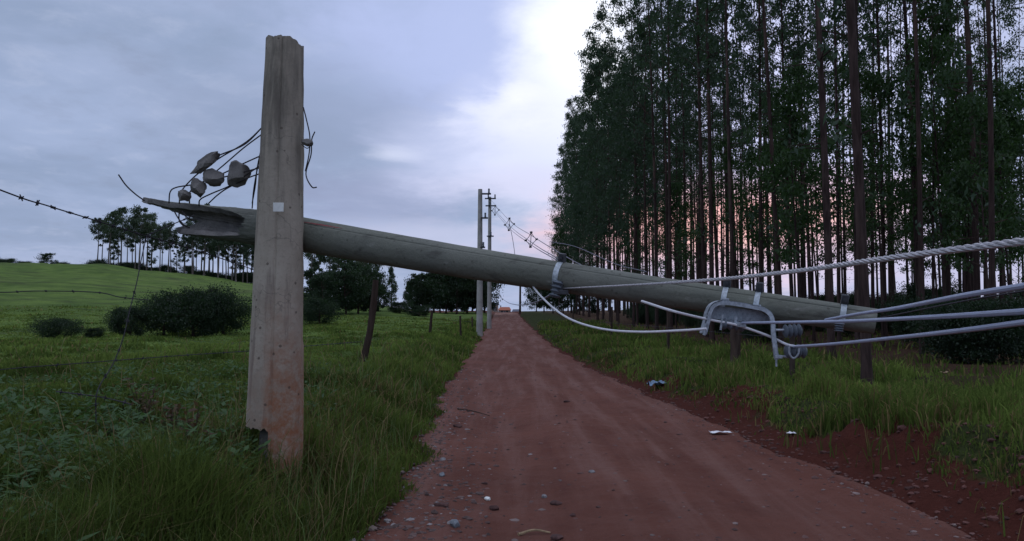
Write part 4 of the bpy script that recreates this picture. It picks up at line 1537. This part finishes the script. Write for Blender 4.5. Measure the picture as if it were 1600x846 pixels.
LF = "left fence posts"
post(567, 566, 587, 438, 16.0, 0.075, "tall crooked wooden post leaning right, just past the stub", LF, 0.05)
post(671, 531, 675, 486, 31.0, 0.060, "short dark wooden post midway along the left fence", LF)
post(720, 529, 719, 494, 34.0, 0.050, "thin dark post between the midway post and the nearest standing pole", LF)
post(738, 520, 738, 495, 46.0, 0.050, "farthest small post, touching the nearest standing pole", LF)
RF = "right fence posts"
post(1149, 574, 1150, 500, 15.4, 0.11, "thick dark post standing under the metal bracket", RF)
for px, d, lab in [(1043, 23.0, "slim post in the right bank grass, left of the bracket"), (955, 33.0, "small post in the right bank grass near the sagging loop"), (1235, 12.6, "slim grey post right of the bracket on the right bank"), (895, 48.0, "faint far post on the right bank near the pole clamp")]:
    g = ground_at(px, d)
    x = g.x
    mb = MB(); mb.tube([g - Vector((0, 0, 0.2)), g + Vector((0.01, 0, 0.7)), g + Vector((0.03, 0, 1.35))], [0.05, 0.047, 0.043], 8)
    tag(mb.build("fence_post", M_POSTWOOD), lab, "fence post", RF)


def barbed(pts, label, r=0.0032, step=0.16, group="barbed wire strands"):
    path = spline(pts, 10)
    mb = MB(); mb.tube(path, r, 6)
    acc_, nxt = 0.0, 0.05
    for a, b in zip(path[:-1], path[1:]):
        L_ = (b - a).length
        while nxt <= acc_ + L_ and L_ > 0:
            p = a.lerp(b, (nxt - acc_) / L_)
            t = (b - a).normalized()
            for q in range(2):
                v = (t.orthogonal() * random.uniform(-1, 1) + t.cross(t.orthogonal()) * random.uniform(-1, 1) + t * 0.3).normalized() * 0.022
                mb.tube([p - v, p + v], r * 0.75, 4)
            mb.tube([p - t * 0.010, p + t * 0.010], r * 1.9, 6)
            nxt += step
        acc_ += L_
    return tag(mb.build("barbed_wire", M_BARB), label, "barbed wire", group)


barbed([P(-420, 130, 3.2), P(0, 297, 4.4), P(75, 322, 4.9), P(150, 345, 5.5), P(228, 369, 6.3), P(275, 382, 6.8), P(345, 404, 7.4), P(420, 430, 8.2)], "barbed wire sloping down across the upper left sky to the broken end", 0.0052, 0.20)
barbed([P(228, 369, 6.3), P(262, 354, 6.42), P(296, 340, 6.52), P(304, 336, 6.56)], "short wire joining the sloping barbed wire to the torn pole end", 0.0042, 0.3)
barbed([P(229, 369, 6.3), P(222, 400, 6.2), P(214, 440, 6.1), P(204, 480, 6.0), P(192, 530, 5.9), P(176, 570, 5.8), P(152, 612, 5.6), P(150, 660, 5.6)], "wire dangling down in a long curve into the pasture grass", 0.0042, 0.25)
barbed([P(-60, 452, 9.0), P(0, 457, 9.0), P(60, 455, 9.2), P(150, 457, 9.4), P(190, 465, 9.5), P(232, 469, 9.7)], "slack level wire crossing the green hill at far left", 0.0062, 0.30)
barbed([P(88, 612, 5.7), P(130, 617, 5.6), P(165, 622, 5.6), P(205, 632, 5.5)], "twisted loose wire end lying over the grass at far left", 0.0045, 0.2)
barbed([P(-80, 590, 7.5), P(0, 578, 7.8), P(150, 566, 8.4), P(280, 556, 9.2), P(400, 548, 10.5), P(480, 541, 12), P(566, 534, 15.9)], "low slack wire running along the pasture to the crooked post", 0.0048, 0.30)
barbed([P(582, 470, 16), P(620, 480, 22), P(674, 496, 31), P(719, 502, 34), P(738, 503, 46)], "top fence wire between the crooked post and the far posts", 0.0048, 0.6)
barbed([P(1235, 528, 12.5), P(1150, 522, 15.3), P(1043, 512, 23), P(955, 505, 33), P(895, 500, 48)], "fence wire along the right bank posts", 0.0045, 0.6)

# ------------------------------------------------------------------ houses at the end of the road
def house(px0, px1, py_eave, py_top, d, wall, roofm, label, gable=True, base_py=491):
    a, b = P(px0, base_py, d), P(px1, base_py, d)
    e, r_ = P(px0, py_eave, d).z, P(px0, py_top, d).z
    w_ = b.x - a.x
    dep = 6.0
    t = thing("house", label, "house", ((a.x + b.x) / 2, d, a.z), None)
    mb = MB(); mb.box(((a.x + b.x) / 2, d + dep / 2, (a.z + e) / 2), (w_, dep, e - a.z)); mb.build("wall", wall, t)
    ov = w_ * 0.06
    mb = MB()
    if gable:
        y0, y1, ym = d - 0.5, d + dep + 0.5, d + dep / 2
        v = [(a.x - ov, y0, e), (b.x + ov, y0, e), (b.x + ov, y1, e), (a.x - ov, y1, e), (a.x - ov * 0.2 + w_ * 0.12, ym, r_), (b.x + ov * 0.2 - w_ * 0.12, ym, r_)]
        mb.add(v, [(0, 1, 5, 4), (2, 3, 4, 5), (1, 2, 5), (3, 0, 4), (3, 2, 1, 0)])
    else:
        mb.box(((a.x + b.x) / 2, d + dep / 2, (e + r_) / 2), (w_ + 2 * ov, dep + 0.8, r_ - e))
    mb.build("roof", roofm, t, flat=True)
    for k in range(2):
        mb = MB(); mb.box((a.x + w_ * (0.28 + 0.42 * k), d - 0.02, (a.z + e) / 2 + 0.3), (w_ * 0.16, 0.08, (e - a.z) * 0.4)); mb.build("window", M_PANE, t)
    mb = MB(); mb.box((a.x + w_ * 0.5, d - 0.03, (a.z + e) / 2 - (e - a.z) * 0.1), (w_ * 0.12, 0.06, (e - a.z) * 0.72)); mb.build("door", M_DARKROOF, t)
    return t


house(779, 798, 485, 480, 330, M_BRICK, M_ROOF, "small house with orange clay roof at the end of the road")
house(768, 778.5, 477, 473.5, 345, M_BRICK, M_DARKROOF, "taller dark box-like house left of the orange-roofed one", gable=False)
house(800, 813, 488, 483.5, 320, M_PALEWALL, M_DARKROOF, "low shed with dark blue roof and pale wall beside the distant pole")

# ------------------------------------------------------------------ stones, clods and litter on the road
def road_pt(px, py):
    d = _R * ((px - 800.0) / F) + _U * ((423.0 - py) / F) + _Fw
    p = EYE + d * (EYE.z / -d.z)
    on_road = edge_l(np.array([p.y]))[0] < p.x < edge_r(np.array([p.y]))[0]
    return Vector((p.x, p.y, float(road_z(np.array([p.x]), np.array([p.y]))[0]) if on_road else hz(p.x, p.y)))


def build_gravel():
    V, Fc, n = [], [], 0
    bm = bmesh.new(); bmesh.ops.create_icosphere(bm, subdivisions=1, radius=1.0)
    base = np.array([tuple(v.co) for v in bm.verts]); tri = np.array([[v.index for v in f.verts] for f in bm.faces]); bm.free()
    tint = []
    def one(x, y, s, col, z=None):
        nonlocal n
        if z is None:
            z = float(road_z(np.array([x]), np.array([y]))[0]) - 0.1 * s
        q = base * (1 + rng.normal(0, 0.16, base.shape)) * np.array([s * rng.uniform(0.8, 1.5), s * rng.uniform(0.8, 1.4), s * rng.uniform(0.45, 0.8)])
        a = rng.uniform(0, 6.28)
        ca, sa = math.cos(a), math.sin(a)
        q = np.stack([q[:, 0] * ca - q[:, 1] * sa + x, q[:, 0] * sa + q[:, 1] * ca + y, q[:, 2] + z], -1)
        V.append(q); Fc.append(tri + n); n += len(base)
        tint.append(np.repeat([[*col, 1.0]], len(base), 0))
    for _ in range(2600):       # along the left edge
        y = 4.6 * math.exp(rng.uniform(0, 1.5))
        x = edge_l(np.array([y]))[0] + abs(rng.normal(0, 0.45)) - 0.02
        g = rng.uniform(0.5, 1.3)
        col = (0.105 * g, 0.066 * g, 0.058 * g) if rng.uniform() < 0.86 else (0.21 * g, 0.19 * g, 0.185 * g)
        one(x, y, min(0.045, max(0.004, abs(rng.normal(0.008, 0.010)))), col)
    for _ in range(2400):       # over the road and along the right edge
        y = 4.6 * math.exp(rng.uniform(0, 1.6))
        L_, R_ = edge_l(np.array([y]))[0], edge_r(np.array([y]))[0]
        x = rng.uniform(L_, R_) if rng.uniform() < 0.6 else R_ - abs(rng.normal(0, 0.3))
        g = rng.uniform(0.5, 1.3)
        one(x, y, max(0.004, abs(rng.normal(0.007, 0.009))), (0.12 * g, 0.062 * g, 0.052 * g) if rng.uniform() < 0.85 else (0.19 * g, 0.14 * g, 0.125 * g))
    for _ in range(1400):
        y = 4.4 * math.exp(rng.uniform(0, 1.2))
        x = edge_r(np.array([y]))[0] + rng.uniform(-0.05, 0.9)
        g = rng.uniform(0.5, 1.4)
        one(x, y, max(0.006, abs(rng.normal(0.010, 0.012))), (0.085 * g, 0.032 * g, 0.024 * g), hz(x, y))
    m = bpy.data.materials.new("gravel_bits"); m.use_nodes = True
    nn = NT(m.node_tree); b = m.node_tree.nodes["Principled BSDF"]
    nn.link(attr(nn, "tint", "Color"), b.inputs["Base Color"]); b.inputs["Roughness"].default_value = 0.9
    me = np_mesh("gravel", np.concatenate(V), None, m, {"tint": np.concatenate(tint)}, tris=np.concatenate(Fc))
    tag(link_mesh("gravel", me), "loose gravel and crumbs strewn on the red dirt road", "gravel", kind="stuff")


build_gravel()
STN = [(772, 789, 0.045, 0.032, M_CLOD, "dark rounded stone beside the white stone on the near road"), (762, 775, 0.034, 0.018, M_WHITE, "small flat white stone in the middle of the near road"),
       (691, 743, 0.042, 0.026, M_STONE_B, "blue-grey stone on the left side of the road, upper one"), (710, 828, 0.050, 0.036, M_STONE_B, "blue-grey stone on the left side of the road, at the bottom"),
       (691, 716, 0.045, 0.024, M_STONE, "pale-topped grey stone near the left road edge"), (715, 667, 0.070, 0.026, M_CLOD, "flat dark stone on the left wheel track farther up"),
       (869, 781, 0.055, 0.020, M_CLOD, "wide dark clod in the middle of the road"), (850, 767, 0.034, 0.022, M_STONE, "light brown stone just behind the wide dark clod"),
       (757, 752, 0.035, 0.016, M_CLOD, "small dark clod left of the road's centre"), (870, 836, 0.055, 0.022, M_CLOD, "dark clod at the bottom edge of the road's centre"),
       (886, 629, 0.065, 0.028, M_CLOD, "lone dark clod on the smooth right wheel track"), (895, 803, 0.030, 0.016, M_CLOD, "small dark clod right of the road's centre"),
       (925, 738, 0.036, 0.018, M_STONE, "small greyish stone on the right part of the road"), (689, 790, 0.07, 0.022, M_CLOD, "long dark clod on the left road edge, low in view")]
for k, (px, py, a, h_, m_, lab) in enumerate(STN):
    p = road_pt(px, py)
    chunk("stone", p + Vector((0, 0, h_ * 0.35)), (a, a * 0.8, h_), Euler((0, 0, random.uniform(0, 3))), 40 + k, lab, "stone", m_, "stones on the road")


def scrap(name, px, py, w_, d_, mat_, label, cat, crumple=0.03, seed=1, dz=0.02):
    p = road_pt(px, py)
    n = 10
    vs_, fs_ = [], []
    for lay in (0, 1):
        for i in range(n + 1):
            for j in range(n + 1):
                x, y = (i / n - 0.5) * w_, (j / n - 0.5) * d_
                edge_ = 1 + 0.18 * mnoise.noise(Vector((i * 0.5, j * 0.5, seed)))
                z = dz + crumple * (0.6 + mnoise.noise(Vector((x * 14 / max(w_, .1) * .3, y * 9, seed * 2.7)))) + 0.5 * crumple * mnoise.noise(Vector((x * 30, y * 30, seed)))
                vs_.append(p + Vector((x * edge_, y * edge_, max(0.004, z) + (0.0 if lay == 0 else -0.003))))
    m = n + 1
    o2 = m * m
    for i in range(n):
        for j in range(n):
            a = i * m + j
            fs_.append((a, a + m, a + m + 1, a + 1)); fs_.append((o2 + a, o2 + a + 1, o2 + a + m + 1, o2 + a + m))
    mb = MB(); mb.add(vs_, fs_)
    return tag(mb.build(name, mat_), label, cat)


scrap("paper_scrap", 1125, 679, 0.26, 0.13, M_PAPER, "larger white paper scrap lying on the right side of the road", "litter", 0.02, 3)
scrap("paper_scrap", 1236, 695, 0.10, 0.08, M_PAPER, "tiny white paper scrap at the foot of the right bank", "litter", 0.02, 5)
scrap("plastic_bag", 1027, 614, 0.34, 0.30, M_BAG, "crumpled blue plastic bag at the right road edge", "litter", 0.07, 8, 0.05)
scrap("dry_leaf", 1478, 654, 0.11, 0.06, M_DRY, "pale dry leaf on the right bank grass", "leaf", 0.015, 9, 0.25)
# a few dry twigs on the road
for k, (px0, py0, px1, py1, lab) in enumerate([(715, 640, 765, 647, "dark twig lying across the left wheel track"), (810, 830, 860, 826, "pale straight twig at the bottom of the road")]):
    a, b = road_pt(px0, py0), road_pt(px1, py1)
    mb = MB(); mb.tube(spline([a + Vector((0, 0, 0.01)), a.lerp(b, 0.5) + Vector((0, 0.05, 0.02)), b + Vector((0, 0, 0.01))], 5), [0.012 - 0.0006 * q for q in range(11)], 6)
    tag(mb.build("twig", M_POSTWOOD if k == 0 else M_DRY), lab, "twig")


def dry_weed(px, py, label, h, seed, m_=M_DRY):
    p = road_pt(px, py)
    p.z = hz(p.x, p.y)
    r_ = random.Random(seed)
    t = thing("dry_weed", label, "weed", p, "dry brown weeds")
    st, lv = MB(), MB()
    for k in range(11):
        a = r_.uniform(0, 6.28); ln = h * r_.uniform(0.5, 1.1); sp = r_.uniform(0.1, 0.35) * h
        tip = p + Vector((math.cos(a) * sp, math.sin(a) * sp, ln))
        mid = p.lerp(tip, 0.5) + Vector((0, 0, 0.05 * h))
        st.tube([p, mid, tip], [0.004, 0.003, 0.0015], 4)
        for q in range(9):
            b = p.lerp(tip, r_.uniform(0.35, 1.0))
            d = Vector((r_.gauss(0, 1), r_.gauss(0, 1), r_.uniform(-0.6, 0.8))).normalized()
            w_ = d.orthogonal().normalized() * r_.uniform(0.008, 0.016)
            l2 = r_.uniform(0.04, 0.09)
            lv.add([b, b + d * l2 * 0.5 + w_, b + d * l2, b + d * l2 * 0.5 - w_], [(0, 1, 2, 3)])
    st.build("stem", M_POSTWOOD, t); lv.build("leaves", M_BROWNLEAF, t)


M_BROWNLEAF = mat_leaf("brown_leaf", (0.055, 0.036, 0.020), (0.130, 0.080, 0.045))
dry_weed(222, 720, "reddish-brown dried weed standing in the left pasture below the dangling wire", 0.50, 1)
dry_weed(300, 800, "brown dried weed clump near the lower left, nearest to the camera", 0.36, 2)
dry_weed(262, 770, "brown dried weed behind the nearest weed clump, left of the stub foot", 0.34, 3)
